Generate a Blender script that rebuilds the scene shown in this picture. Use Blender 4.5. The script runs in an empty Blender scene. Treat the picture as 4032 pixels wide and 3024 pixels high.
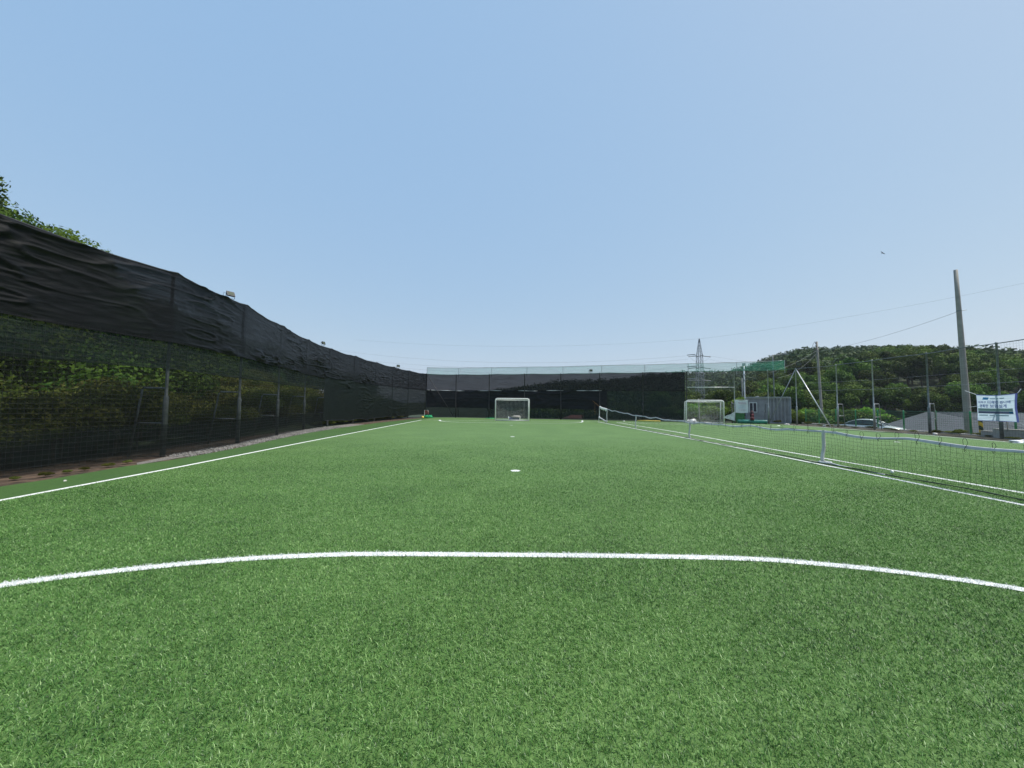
import bpy, bmesh, math, random
import numpy as np
from mathutils import Vector, Matrix
R = math.radians
random.seed(7)
rng = np.random.default_rng(7)
scene = bpy.context.scene
C = scene.collection

# ------------------------------------------------------------------ camera, sky, sun, exposure
EYE = 1.4
cam = bpy.data.objects.new('camera', bpy.data.cameras.new('camera')); C.objects.link(cam)
cam.data.sensor_width = 36.0
cam.data.lens = 36.0 * 1510 / 4032
cam.data.clip_start = 0.05; cam.data.clip_end = 3000
cam.matrix_world = Matrix.Translation((0, 0, EYE)) @ Matrix.Rotation(R(93.18), 4, 'X') @ Matrix.Rotation(0.0103, 4, 'Z')
scene.camera = cam

SUN_EL, SUN_AZ = 62.0, 98.0            # azimuth clockwise from +Y
w = bpy.data.worlds.new('World'); scene.world = w; w.use_nodes = True
nt = w.node_tree; nt.nodes.clear()
sky = nt.nodes.new('ShaderNodeTexSky'); sky.sky_type = 'NISHITA'; sky.sun_disc = False
sky.sun_elevation = R(SUN_EL); sky.sun_rotation = R(SUN_AZ)
sky.altitude = 0; sky.air_density = 1.0; sky.dust_density = 1.2; sky.ozone_density = 1.5
bg = nt.nodes.new('ShaderNodeBackground'); bg.inputs['Strength'].default_value = 0.15
wo = nt.nodes.new('ShaderNodeOutputWorld')
# hazy summer air: part of the sky's own gradient washed out by an even pale blue
vm = nt.nodes.new('ShaderNodeVectorMath'); vm.operation = 'MULTIPLY_ADD'
vm.inputs[1].default_value = (.42, .25, .06); vm.inputs[2].default_value = (1.05, 1.96, 3.40)
nt.links.new(sky.outputs[0], vm.inputs[0]); nt.links.new(vm.outputs[0], bg.inputs[0]); nt.links.new(bg.outputs[0], wo.inputs[0])
sd = bpy.data.lights.new('sun', 'SUN'); sd.energy = 3.2; sd.angle = R(0.53); sd.color = (1.0, 0.96, 0.89)
sun = bpy.data.objects.new('sun', sd); C.objects.link(sun)
sv = Vector((math.sin(R(SUN_AZ)) * math.cos(R(SUN_EL)), math.cos(R(SUN_AZ)) * math.cos(R(SUN_EL)), math.sin(R(SUN_EL))))
sun.rotation_euler = sv.to_track_quat('Z', 'Y').to_euler()
scene.view_settings.view_transform = 'Standard'
scene.view_settings.look = 'None'
scene.view_settings.exposure = 0.5
scene.view_settings.gamma = 1.0
scene.cycles.transparent_max_bounces = 40
scene.cycles.max_bounces = 6
scene.cycles.volume_bounces = 0

# ------------------------------------------------------------------ helpers
def tag(o, label=None, cat=None, group=None, kind=None):
    if label: o['label'] = label
    if cat: o['category'] = cat
    if group: o['group'] = group
    if kind: o['kind'] = kind
    return o

def empty(name, loc=(0, 0, 0), rz=0.0, label=None, cat=None, group=None):
    o = bpy.data.objects.new(name, None); C.objects.link(o)
    o.empty_display_size = 0.2
    o.location = loc; o.rotation_euler = (0, 0, rz)
    return tag(o, label, cat, group)

def link(name, me, mat=None, parent=None, smooth=False):
    o = bpy.data.objects.new(name, me); C.objects.link(o)
    if mat is not None:
        for m in (mat if isinstance(mat, (list, tuple)) else [mat]): me.materials.append(m)
    if parent is not None: o.parent = parent
    if smooth: me.polygons.foreach_set('use_smooth', [True] * len(me.polygons))
    return o

def copy_tree(o, parent=None):
    c = o.copy(); C.objects.link(c); c.parent = parent
    for ch in list(o.children): copy_tree(ch, c)
    return c

class MB:
    def __init__(s): s.v = []; s.f = []; s.mi = []
    def add(s, vs, fs, mi=0):
        b = len(s.v); s.v += [tuple(p) for p in vs]
        for f in fs: s.f.append(tuple(b + i for i in f)); s.mi.append(mi)
        return s
    def box(s, c, size, rz=0.0, mi=0, rot=None):
        x, y, z = (d / 2 for d in size)
        M = rot if rot is not None else Matrix.Rotation(rz, 3, 'Z')
        vs = [Vector(c) + M @ Vector((a * x, b * y, d * z)) for a in (-1, 1) for b in (-1, 1) for d in (-1, 1)]
        return s.add(vs, [(0, 1, 3, 2), (4, 6, 7, 5), (0, 4, 5, 1), (2, 3, 7, 6), (0, 2, 6, 4), (1, 5, 7, 3)], mi)
    def tube(s, pts, r, n=8, cap=True, mi=0):
        pts = [Vector(p) for p in pts]; k = len(pts)
        rr = r if isinstance(r, (list, tuple)) else [r] * k
        rings = []; up = None
        for i in range(k):
            t = (pts[min(i + 1, k - 1)] - pts[max(i - 1, 0)]).normalized()
            if up is None or abs(up.dot(t)) > .95:
                up = Vector((0, 0, 1)) if abs(t.z) < .9 else Vector((1, 0, 0))
            a = t.cross(up).normalized(); b = a.cross(t).normalized(); up = b
            rings.append([pts[i] + (a * math.cos(2 * math.pi * j / n) + b * math.sin(2 * math.pi * j / n)) * rr[i] for j in range(n)])
        vs = [p for g in rings for p in g]; fs = []
        for i in range(k - 1):
            for j in range(n):
                q = (j + 1) % n
                fs.append((i * n + j, i * n + q, (i + 1) * n + q, (i + 1) * n + j))
        if cap: fs += [tuple(range(n))[::-1], tuple((k - 1) * n + j for j in range(n))]
        return s.add(vs, fs, mi)
    def lathe(s, prof, c=(0, 0, 0), n=16, axis='Z', mi=0):
        vs = []; fs = []; k = len(prof)
        for (r, z) in prof:
            for j in range(n):
                a = 2 * math.pi * j / n
                p = (r * math.cos(a), r * math.sin(a), z)
                if axis == 'X': p = (p[2], p[0], p[1])
                if axis == 'Y': p = (p[0], p[2], p[1])
                vs.append(Vector(c) + Vector(p))
        for i in range(k - 1):
            for j in range(n):
                q = (j + 1) % n
                fs.append((i * n + j, i * n + q, (i + 1) * n + q, (i + 1) * n + j))
        fs += [tuple(range(n))[::-1], tuple((k - 1) * n + j for j in range(n))]
        return s.add(vs, fs, mi)
    def build(s, name, mat, parent=None, smooth=False):
        me = bpy.data.meshes.new(name); me.from_pydata(s.v, [], s.f); me.update()
        if any(s.mi): me.polygons.foreach_set('material_index', s.mi)
        bm = bmesh.new(); bm.from_mesh(me); bmesh.ops.recalc_face_normals(bm, faces=bm.faces); bm.to_mesh(me); bm.free()
        return link(name, me, mat, parent, smooth)

def mesh_np(name, verts, faces, nper, mat, parent=None, attr=None, mi=None, smooth=False):
    """verts (N,3) faces (M,nper) numpy -> object, optional point float attribute"""
    me = bpy.data.meshes.new(name)
    me.vertices.add(len(verts)); me.vertices.foreach_set('co', np.asarray(verts, np.float32).ravel())
    m = len(faces)
    me.loops.add(m * nper); me.loops.foreach_set('vertex_index', np.asarray(faces, np.int32).ravel())
    me.polygons.add(m)
    me.polygons.foreach_set('loop_start', np.arange(0, m * nper, nper, dtype=np.int32))
    me.polygons.foreach_set('loop_total', np.full(m, nper, np.int32))
    if mi is not None: me.polygons.foreach_set('material_index', np.asarray(mi, np.int32))
    if smooth: me.polygons.foreach_set('use_smooth', np.ones(m, bool))
    me.update(calc_edges=True)
    if attr is not None:
        a = me.attributes.new('tint', 'FLOAT', 'POINT'); a.data.foreach_set('value', np.asarray(attr, np.float32))
    return link(name, me, mat, parent)

def vnoise(u, v, seed=0):
    """smooth 2-d value noise, 0..1"""
    u = np.asarray(u, float); v = np.asarray(v, float)
    iu = np.floor(u).astype(np.int64); iv = np.floor(v).astype(np.int64)
    fu = u - iu; fv = v - iv
    fu = fu * fu * (3 - 2 * fu); fv = fv * fv * (3 - 2 * fv)
    def h(a, b):
        n = (a * 374761393 + b * 668265263 + seed * 974634777) & 0xffffffff
        n = ((n ^ (n >> 13)) * 1274126177) & 0xffffffff
        return ((n ^ (n >> 16)) & 0xffff) / 65535.0
    return (h(iu, iv) * (1 - fu) + h(iu + 1, iv) * fu) * (1 - fv) + (h(iu, iv + 1) * (1 - fu) + h(iu + 1, iv + 1) * fu) * fv

# ------------------------------------------------------------------ materials
def newmat(name):
    m = bpy.data.materials.new(name); m.use_nodes = True; m.node_tree.nodes.clear()
    return m, m.node_tree.nodes, m.node_tree.links

def noise_col(N, L, c1, c2, scale, detail=4, coord='Object', lo=.35, hi=.65, stretch=None):
    tc = N.new('ShaderNodeTexCoord'); nz = N.new('ShaderNodeTexNoise'); nz.inputs['Scale'].default_value = scale
    nz.inputs['Detail'].default_value = detail
    src = tc.outputs[coord]
    if stretch:
        mp = N.new('ShaderNodeMapping'); mp.inputs['Scale'].default_value = stretch
        L.new(src, mp.inputs[0]); src = mp.outputs[0]
    L.new(src, nz.inputs['Vector'])
    cr = N.new('ShaderNodeValToRGB'); cr.color_ramp.elements[0].position = lo; cr.color_ramp.elements[1].position = hi
    cr.color_ramp.elements[0].color = (*c1, 1); cr.color_ramp.elements[1].color = (*c2, 1)
    L.new(nz.outputs['Fac'], cr.inputs[0])
    return cr.outputs[0], nz

def pm(name, col, rough=.6, metal=0.0, var=.18, scale=6, bump=0.0, bscale=40, spec=.5):
    m, N, L = newmat(name)
    b = N.new('ShaderNodeBsdfPrincipled'); o = N.new('ShaderNodeOutputMaterial'); L.new(b.outputs[0], o.inputs[0])
    c1 = tuple(c * (1 - var) for c in col); c2 = tuple(min(1, c * (1 + var)) for c in col)
    out, _ = noise_col(N, L, c1, c2, scale)
    L.new(out, b.inputs['Base Color'])
    b.inputs['Roughness'].default_value = rough; b.inputs['Metallic'].default_value = metal
    b.inputs['Specular IOR Level'].default_value = spec
    if bump:
        nz = N.new('ShaderNodeTexNoise'); nz.inputs['Scale'].default_value = bscale; nz.inputs['Detail'].default_value = 5
        tc = N.new('ShaderNodeTexCoord'); L.new(tc.outputs['Object'], nz.inputs['Vector'])
        bp = N.new('ShaderNodeBump'); bp.inputs['Strength'].default_value = bump; bp.inputs['Distance'].default_value = .02
        L.new(nz.outputs['Fac'], bp.inputs['Height']); L.new(bp.outputs[0], b.inputs['Normal'])
    return m

def cloth_mat(name, col, cover, trans=.15, var=.25, scale=2.0, spread=.1, gloss=.55, spec=.12):
    """knitted shade cloth: a share 'cover' of it is thread, the rest is holes"""
    m, N, L = newmat(name)
    d = N.new('ShaderNodeBsdfPrincipled'); d.inputs['Roughness'].default_value = gloss; d.inputs['Specular IOR Level'].default_value = spec
    t = N.new('ShaderNodeBsdfTranslucent'); tr = N.new('ShaderNodeBsdfTransparent')
    c1 = tuple(c * (1 - var) for c in col); c2 = tuple(c * (1 + var) for c in col)
    out, _ = noise_col(N, L, c1, c2, scale, stretch=(1, 1, 5))
    tcw = N.new('ShaderNodeTexCoord'); mw = N.new('ShaderNodeMapping'); mw.inputs['Scale'].default_value = (5, 5, 60)
    nw = N.new('ShaderNodeTexNoise'); nw.inputs['Scale'].default_value = 1.0; nw.inputs['Detail'].default_value = 4; nw.inputs['Roughness'].default_value = .7
    L.new(tcw.outputs['Object'], mw.inputs[0]); L.new(mw.outputs[0], nw.inputs['Vector'])
    bw_ = N.new('ShaderNodeBump'); bw_.inputs['Strength'].default_value = .8; bw_.inputs['Distance'].default_value = .012
    L.new(nw.outputs['Fac'], bw_.inputs['Height']); L.new(bw_.outputs[0], d.inputs['Normal'])
    L.new(out, d.inputs[0]); L.new(out, t.inputs[0])
    m1 = N.new('ShaderNodeMixShader'); m1.inputs[0].default_value = trans
    L.new(d.outputs[0], m1.inputs[1]); L.new(t.outputs[0], m1.inputs[2])
    tc = N.new('ShaderNodeTexCoord'); mp = N.new('ShaderNodeMapping'); mp.inputs['Scale'].default_value = (.6, .6, 14)
    nz = N.new('ShaderNodeTexNoise'); nz.inputs['Scale'].default_value = 1.6; nz.inputs['Detail'].default_value = 6
    L.new(tc.outputs['Object'], mp.inputs[0]); L.new(mp.outputs[0], nz.inputs['Vector'])
    mr = N.new('ShaderNodeMapRange'); mr.inputs[1].default_value = .3; mr.inputs[2].default_value = .7
    mr.inputs[3].default_value = max(0, cover - spread); mr.inputs[4].default_value = min(1, cover + spread)
    L.new(nz.outputs['Fac'], mr.inputs[0])
    m2 = N.new('ShaderNodeMixShader'); L.new(mr.outputs[0], m2.inputs[0])
    L.new(tr.outputs[0], m2.inputs[1]); L.new(m1.outputs[0], m2.inputs[2])
    o = N.new('ShaderNodeOutputMaterial'); L.new(m2.outputs[0], o.inputs[0])
    return m

def leaf_mat(name, c1, c2, c3, trans=.35):
    m, N, L = newmat(name)
    at = N.new('ShaderNodeAttribute'); at.attribute_name = 'tint'
    oi = N.new('ShaderNodeObjectInfo')
    cr = N.new('ShaderNodeValToRGB'); e = cr.color_ramp.elements
    e[0].position = 0; e[0].color = (*c1, 1); e[1].position = 1; e[1].color = (*c3, 1)
    k = e.new(.5); k.color = (*c2, 1)
    L.new(at.outputs['Fac'], cr.inputs[0])
    hs = N.new('ShaderNodeHueSaturation')
    mr = N.new('ShaderNodeMapRange'); mr.inputs[3].default_value = .55; mr.inputs[4].default_value = 1.35
    mh = N.new('ShaderNodeMapRange'); mh.inputs[3].default_value = .48; mh.inputs[4].default_value = .52
    L.new(oi.outputs['Random'], mr.inputs[0]); L.new(mr.outputs[0], hs.inputs['Value'])
    L.new(oi.outputs['Random'], mh.inputs[0]); L.new(mh.outputs[0], hs.inputs['Hue'])
    L.new(cr.outputs[0], hs.inputs['Color'])
    d = N.new('ShaderNodeBsdfPrincipled'); d.inputs['Roughness'].default_value = .6; d.inputs['Specular IOR Level'].default_value = .10
    t = N.new('ShaderNodeBsdfTranslucent')
    L.new(hs.outputs[0], d.inputs['Base Color']); L.new(hs.outputs[0], t.inputs[0])
    mx = N.new('ShaderNodeMixShader'); mx.inputs[0].default_value = trans
    L.new(d.outputs[0], mx.inputs[1]); L.new(t.outputs[0], mx.inputs[2])
    o = N.new('ShaderNodeOutputMaterial'); L.new(mx.outputs[0], o.inputs[0])
    return m

def blade_mat(name, c1, c2, c3, trans=.3):
    m, N, L = newmat(name)
    at = N.new('ShaderNodeAttribute'); at.attribute_name = 'tint'
    cr = N.new('ShaderNodeValToRGB'); e = cr.color_ramp.elements
    e[0].position = 0; e[0].color = (*c1, 1); e[1].position = 1; e[1].color = (*c3, 1)
    k = e.new(.6); k.color = (*c2, 1)
    L.new(at.outputs['Fac'], cr.inputs[0])
    d = N.new('ShaderNodeBsdfPrincipled'); d.inputs['Roughness'].default_value = .42; d.inputs['Specular IOR Level'].default_value = .45
    t = N.new('ShaderNodeBsdfTranslucent')
    L.new(cr.outputs[0], d.inputs['Base Color']); L.new(cr.outputs[0], t.inputs[0])
    mx = N.new('ShaderNodeMixShader'); mx.inputs[0].default_value = trans
    L.new(d.outputs[0], mx.inputs[1]); L.new(t.outputs[0], mx.inputs[2])
    o = N.new('ShaderNodeOutputMaterial'); L.new(mx.outputs[0], o.inputs[0])
    return m

def turf_mat(name, dark, light, big=.12):
    """pile carpet: fine fibre speckle, medium clumps, broad brushed patches"""
    m, N, L = newmat(name)
    tc = N.new('ShaderNodeTexCoord')
    def nz(scale, detail=3, rough=.6, stretch=(1, 1, 1)):
        mp = N.new('ShaderNodeMapping'); mp.inputs['Scale'].default_value = stretch
        n = N.new('ShaderNodeTexNoise'); n.inputs['Scale'].default_value = scale; n.inputs['Detail'].default_value = detail
        n.inputs['Roughness'].default_value = rough
        L.new(tc.outputs['Object'], mp.inputs[0]); L.new(mp.outputs[0], n.inputs['Vector']); return n.outputs['Fac']
    fine = nz(55, 3, .7); mid = nz(9, 5, .75, (1, 2.2, 1)); broad = nz(.7, 3, .55); 
    def ma(op, a, b):
        q = N.new('ShaderNodeMath'); q.operation = op
        for i, z in enumerate((a, b)):
            if isinstance(z, (int, float)): q.inputs[i].default_value = z
            else: L.new(z, q.inputs[i])
        return q.outputs[0]
    s = ma('ADD', ma('MULTIPLY', fine, .42), ma('MULTIPLY', mid, .40)); s = ma('ADD', s, ma('MULTIPLY', broad, .18))
    cr = N.new('ShaderNodeValToRGB'); cr.color_ramp.elements[0].position = .38; cr.color_ramp.elements[1].position = .63
    cr.color_ramp.elements[0].color = (*dark, 1); cr.color_ramp.elements[1].color = (*light, 1)
    L.new(s, cr.inputs[0])
    b = N.new('ShaderNodeBsdfPrincipled'); b.inputs['Roughness'].default_value = .75; b.inputs['Specular IOR Level'].default_value = .25
    b.inputs['Sheen Weight'].default_value = .10; b.inputs['Sheen Roughness'].default_value = .5; b.inputs['Sheen Tint'].default_value = (.75, .95, .7, 1)
    L.new(cr.outputs[0], b.inputs['Base Color'])
    bp = N.new('ShaderNodeBump'); bp.inputs['Strength'].default_value = .5; bp.inputs['Distance'].default_value = .02
    L.new(s, bp.inputs['Height']); L.new(bp.outputs[0], b.inputs['Normal'])
    o = N.new('ShaderNodeOutputMaterial'); L.new(b.outputs[0], o.inputs[0])
    return m

M = {}
M['turf'] = turf_mat('turf', (.045, .100, .020), (.138, .240, .066))
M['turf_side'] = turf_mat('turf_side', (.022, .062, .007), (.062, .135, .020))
M['line'] = pm('line_fibre', (.78, .80, .78), .8, var=.1, scale=60, bump=.5, bscale=150)
M['blade'] = blade_mat('turf_blade', (.020, .072, .013), (.130, .300, .060), (.37, .55, .21))
M['blade_w'] = blade_mat('white_blade', (.60, .62, .62), (.80, .82, .81), (.9, .9, .9))
M['galv'] = pm('galvanised_steel', (.36, .38, .38), .42, metal=.55, var=.2, scale=9)
M['galv_dark'] = pm('weathered_steel', (.16, .18, .185), .5, metal=.4, var=.25, scale=7)
M['alu'] = pm('bright_pipe', (.72, .73, .72), .35, metal=.35, var=.1)
M['white_paint'] = pm('white_paint', (.78, .79, .78), .35, var=.06, scale=4)
M['black'] = pm('black_plastic', (.018, .019, .020), .5)
M['glass_lens'] = pm('lamp_lens', (.06, .08, .045), .7, var=.1, scale=30)
M['cloth_up'] = cloth_mat('black_shade_cloth_double', (.0048, .0056, .0068), .98, .04, spread=.02, gloss=.5, spec=.15)
M['cloth_mid'] = cloth_mat('black_shade_cloth_overlap', (.013, .021, .020), .80, .15, spread=.05, gloss=.8)
M['cloth_low'] = cloth_mat('black_shade_cloth_single', (.012, .016, .013), .42, .15, spread=.08, gloss=.8)
M['cloth_hem'] = cloth_mat('black_shade_cloth_hem', (.014, .021, .020), .36, .15, spread=.08, gloss=.8)
M['cloth_dark'] = cloth_mat('black_shade_cloth_dense', (.007, .011, .010), .965, .05, spread=.02)
M['cloth_far'] = cloth_mat('black_shade_cloth_backlit', (.008, .008, .011), .91, .10, spread=.035)
M['cloth_far_dark'] = cloth_mat('black_shade_cloth_folded', (.010, .012, .015), .965, .08, spread=.03)
M['cloth_far_low'] = cloth_mat('green_black_shade_cloth', (.014, .023, .021), .87, .15, spread=.04)
M['hem_rope'] = pm('grey_hem_tape', (.55, .57, .60), .6)
M['green_net'] = cloth_mat('green_windbreak_net', (.10, .46, .30), .37, .5, spread=.05)
M['strand'] = pm('black_net_cord', (.012, .013, .014), .7)
M['net_cord'] = pm('dark_net_cord', (.03, .045, .035), .7)
M['white_cord'] = pm('white_net_cord', (.60, .62, .62), .7)
M['tape'] = pm('white_net_tape', (.50, .51, .52), .6, var=.1)
M['rope'] = pm('cream_rope', (.55, .52, .40), .8)
M['green_paint'] = pm('green_paint', (.035, .26, .10), .4)
M['green_wire'] = pm('green_coated_wire', (.03, .17, .08), .45)
M['concrete'] = pm('concrete', (.40, .39, .36), .85, var=.15, scale=3, bump=.3)
M['concrete_pole'] = pm('concrete_pole', (.27, .26, .23), .8, var=.15, scale=2, bump=.2)
M['soil'] = pm('red_brown_soil', (.070, .045, .028), .95, var=.65, scale=4, bump=.8, bscale=25)
M['soil_dark'] = pm('dark_weedy_soil', (.055, .048, .030), .95, var=.6, scale=3, bump=.8, bscale=25)
M['gravel'] = pm('grey_gravel', (.17, .155, .14), .9, var=.5, scale=30, bump=1, bscale=60)
M['stone'] = pm('crushed_stone', (.17, .165, .155), .9, var=.35, scale=3)
M['asphalt'] = pm('asphalt', (.075, .075, .075), .9, var=.2, scale=2, bump=.3)
M['bark'] = pm('bark', (.11, .085, .06), .9, var=.3, scale=3)
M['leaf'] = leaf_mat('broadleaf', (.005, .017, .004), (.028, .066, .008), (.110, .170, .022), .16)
M['leaf_far'] = leaf_mat('ridge_foliage', (.008, .022, .008), (.026, .050, .014), (.058, .090, .026), .15)
M['leaf_bush'] = leaf_mat('bush_foliage', (.020, .038, .008), (.078, .100, .019), (.175, .180, .042))
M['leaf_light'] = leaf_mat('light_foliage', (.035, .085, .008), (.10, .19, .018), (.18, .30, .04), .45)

# ground of the place: soil, weeds and grass
m, N, L = newmat('ground_cover')
c1, _ = noise_col(N, L, (.020, .022, .010), (.020, .035, .009), .8, 6)
c2, _ = noise_col(N, L, (.010, .024, .006), (.028, .050, .011), 5, 6)
mx = N.new('ShaderNodeMix'); mx.data_type = 'RGBA'; mx.inputs[0].default_value = .55
L.new(c1, mx.inputs[6]); L.new(c2, mx.inputs[7])
b = N.new('ShaderNodeBsdfPrincipled'); b.inputs['Roughness'].default_value = .95
L.new(mx.outputs[2], b.inputs['Base Color']); o = N.new('ShaderNodeOutputMaterial'); L.new(b.outputs[0], o.inputs[0])
M['ground'] = m

# ------------------------------------------------------------------ terrain
SK = [(-3.0, .02), (-.3, .03), (-.02, .042), (.12, .066), (.25, .07), (.36, .085), (.45, .094), (.56, .094), (.62, .112), (.69, .137), (.77, .152), (.98, .160), (1.1, .158), (1.33, .150), (3, .15)]
def ridge(r):
    s = np.interp(r, [a for a, _ in SK], [b_ for _, b_ in SK])
    D = np.interp(r, [.3, .6, .8], [270, 220, 170])
    return s, D
def sst(a, b, x):
    t = np.clip((x - a) / (b - a), 0, 1); return t * t * (3 - 2 * t)
def hz(X, Y):
    X = np.asarray(X, float); Y = np.asarray(Y, float)
    r = X / np.maximum(Y, 1.0); D = np.where(r > 1.33, X / 1.33, Y); r = np.clip(r, -3, 1.6)
    s, Dr = ridge(r)
    top = EYE + s * Dr - 7.0
    base = -1.3 * sst(26.2, 27.0, X)
    base = np.minimum(base, -2.6 * sst(44.5, 50, Y))
    t = np.clip((D - 47) / (Dr - 47), 0, 1)
    z = base + (top - base) * np.power(t, np.interp(r, [.5, .62, .75], [2.2, 1.4, .85]))
    z = np.where(D > Dr, top - (D - Dr) * .05, z)
    z = z + 3.0 * sst(52, 66, D) * (1 - sst(75, 100, D)) * sst(.85, 1.0, r) * (1 - sst(1.28, 1.38, r))
    L_ = np.maximum(-X - 11.6, 0)
    fade = 1 - .75 * sst(18, 34, Y)
    zl = np.minimum(.52 * L_, 9 + .02 * L_) * fade
    z = np.where(X < -11.6, np.where(Y < 44, zl, zl * .3 + z * .7), z)
    z = np.where((Y < 20) & (X > 27), -1.3, z) if False else z
    return z - .03
xs = np.unique(np.concatenate([np.arange(-300, -40, 12), np.arange(-40, 60, 1.0), np.arange(60, 200, 5), np.arange(200, 520, 20)]))
ys = np.unique(np.concatenate([np.arange(-60, -10, 8), np.arange(-10, 60, 1.0), np.arange(60, 200, 5), np.arange(200, 700, 20)]))
GX, GY = np.meshgrid(xs, ys)
GZ = hz(GX, GY) + (vnoise(GX * .6, GY * .6, 3) - .5) * .5 * sst(49, 60, GY) + (vnoise(GX * .9, GY * .9, 5) - .5) * .3 * sst(12, 14, -GX)
nx, ny = len(xs), len(ys)
idx = np.arange(nx * ny).reshape(ny, nx)
fc = np.stack([idx[:-1, :-1], idx[:-1, 1:], idx[1:, 1:], idx[1:, :-1]], -1).reshape(-1, 4)
g = mesh_np('ground', np.stack([GX, GY, GZ], -1).reshape(-1, 3), fc, 4, M['ground'], smooth=True); tag(g, kind='structure')

def sheet(name, pts, z, mat, kind='structure'):
    bm = bmesh.new(); vs = [bm.verts.new((x, y, z)) for x, y in pts]; f = bm.faces.new(vs)
    if f.normal.z < 0: f.normal_flip()
    bmesh.ops.triangulate(bm, faces=[f]); me = bpy.data.meshes.new(name); bm.to_mesh(me); bm.free()
    o = link(name, me, mat); tag(o, kind=kind); return o

LEFT_LINE = [(-7.05, -6), (-7.1, 5.4), (-7.12, 8.3), (-7.4, 13.8), (-7.7, 22), (-8.05, 34.4)]
TURF_EDGE = [(-8.2, -6), (-8.35, 5), (-8.2, 7), (-8.3, 8.3), (-8.17, 9.2), (-8.25, 10.4), (-8.5, 12.4), (-9.05, 15), (-9.6, 18.5), (-9.85, 22), (-9.9, 28.5), (-9.6, 33), (-9.25, 37), (-9.0, 41)]
FAR_EDGE = [(-6.15, 41.7), (-2.46, 41.0), (1.32, 39.9), (5.05, 39.2), (8.75, 37.8), (12.7, 36.8), (16.4, 35.5), (20.2, 34.2), (22.9, 32.9)]
turf = sheet('turf', LEFT_LINE + [(-8.4, 41.2)] + FAR_EDGE + [(23.3, 29), (23.3, 25.6), (22.9, 20.7), (22.1, 16.5), (21.5, -6)], .004, M['turf'])
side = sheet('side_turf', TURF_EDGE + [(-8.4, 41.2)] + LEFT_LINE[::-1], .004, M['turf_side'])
soil = sheet('soil', [(-8.1, -6), (-8.1, 12), (-8.9, 15), (-9.6, 21), (-9.6, 30), (-9.0, 38), (-8.9, 42), (-13.5, 43.5), (-13.5, -6)], -.012, M['soil'])
grv = sheet('gravel_strip', [(-8.3, 8.6), (-8.4, 10.4), (-8.9, 13.6), (-9.5, 17.0), (-9.8, 20.5), (-9.8, 26), (-11.5, 27), (-11.6, 21), (-10.6, 17), (-9.5, 13.3), (-8.95, 10.5), (-8.6, 8.9)], -.006, M['gravel'])
rs = sheet('verge_soil', [(21.3, -6), (21.95, 16.3), (22.7, 20.6), (23.1, 25.6), (23.1, 31), (22.6, 33.4), (24.6, 34.4), (26.3, 33.5), (26.3, -6)], -.008, M['soil_dark'])
lot = sheet('parking_lot', [(27.0, -8), (27.0, 36), (30, 46), (46, 46), (46, -8)], -1.25, M['asphalt'])

# ---- painted lines (0.1 m wide, laid in the pile) and spots
def ribbon(pts, wdt):
    vs = []; fs = []; n = len(pts)
    for i in range(n):
        a = np.array(pts[max(i - 1, 0)]); b_ = np.array(pts[min(i + 1, n - 1)]); t = (b_ - a) / np.linalg.norm(b_ - a)
        nrm = np.array((-t[1], t[0])) * wdt / 2; p = np.array(pts[i])
        vs += [(*(p - nrm), .008), (*(p + nrm), .008)]
    for i in range(n - 1): fs.append((2 * i, 2 * i + 1, 2 * i + 3, 2 * i + 2))
    return vs, fs
def smooth_poly(pts, n=8):
    out = []
    P_ = [pts[0]] + pts + [pts[-1]]
    for i in range(1, len(P_) - 2):
        p0, p1, p2, p3 = (np.array(P_[j], float) for j in (i - 1, i, i + 1, i + 2))
        for k in range(n):
            t = k / n
            out.append(tuple(.5 * (2 * p1 + (p2 - p0) * t + (2 * p0 - 5 * p1 + 4 * p2 - p3) * t * t + (3 * p1 - p0 - 3 * p2 + p3) * t ** 3)))
    out.append(tuple(pts[-1])); return out
NEAR_ARC = smooth_poly([(-6.3, -.3), (-5.6, 1.3), (-4.7, 2.4), (-3.83, 2.96), (-3.23, 3.24), (-2.47, 3.48), (-1.72, 3.61), (-1.09, 3.65), (-.01, 3.66), (1.07, 3.66), (2.13, 3.63), (2.71, 3.54), (3.36, 3.36), (4.0, 3.07), (4.9, 2.4), (5.8, 1.2), (6.3, -.3)])
FAR_ARC = smooth_poly([(-6.35, 34.3), (-6.2, 33.2), (-5.5, 31.8), (-4.4, 30.9), (-3.0, 30.5), (0, 30.5), (3.0, 30.7), (4.6, 31.3), (5.8, 32.6), (6.3, 34.3)])
ARC2 = smooth_poly([(10.3, 34.0), (10.8, 32.4), (12.1, 31.3), (14.8, 30.6), (17.5, 30.0), (19.8, 29.7), (21.0, 30.2), (21.6, 31.3)])
LINES = [LEFT_LINE, [(7.5, -6), (7.57, 5.7), (7.8, 12), (7.9, 14), (7.8, 24), (7.7, 34.6)], [(8.6, -6), (8.68, 6.6), (8.85, 13.6), (9.2, 21.2), (9.15, 33.6)],
         [(-8.05, 34.4), (7.7, 34.6)], [(9.15, 33.6), (21.4, 32.5)], [(21.6, -6), (21.88, 16.5), (22.55, 20.7), (22.95, 25.7), (22.95, 32.3)],
         NEAR_ARC, FAR_ARC, ARC2]
ml = MB()
for ln in LINES: ml.add(*ribbon(ln, .10))
SPOTS = [(.09, 8.27), (.05, 17.17), (0, 26.88), (16.45, 16.46)]
for (sx, sy) in SPOTS:
    rr_ = .105
    ml.add([(sx + rr_ * math.cos(a * math.pi / 12), sy + rr_ * math.sin(a * math.pi / 12), .0085) for a in range(24)], [tuple(range(24))])
lines = ml.build('field_lines', M['line']); tag(lines, kind='structure')

def sst_(a, b, x):
    t = np.clip((x - a) / (b - a), 0, 1); return t * t * (3 - 2 * t)
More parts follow.
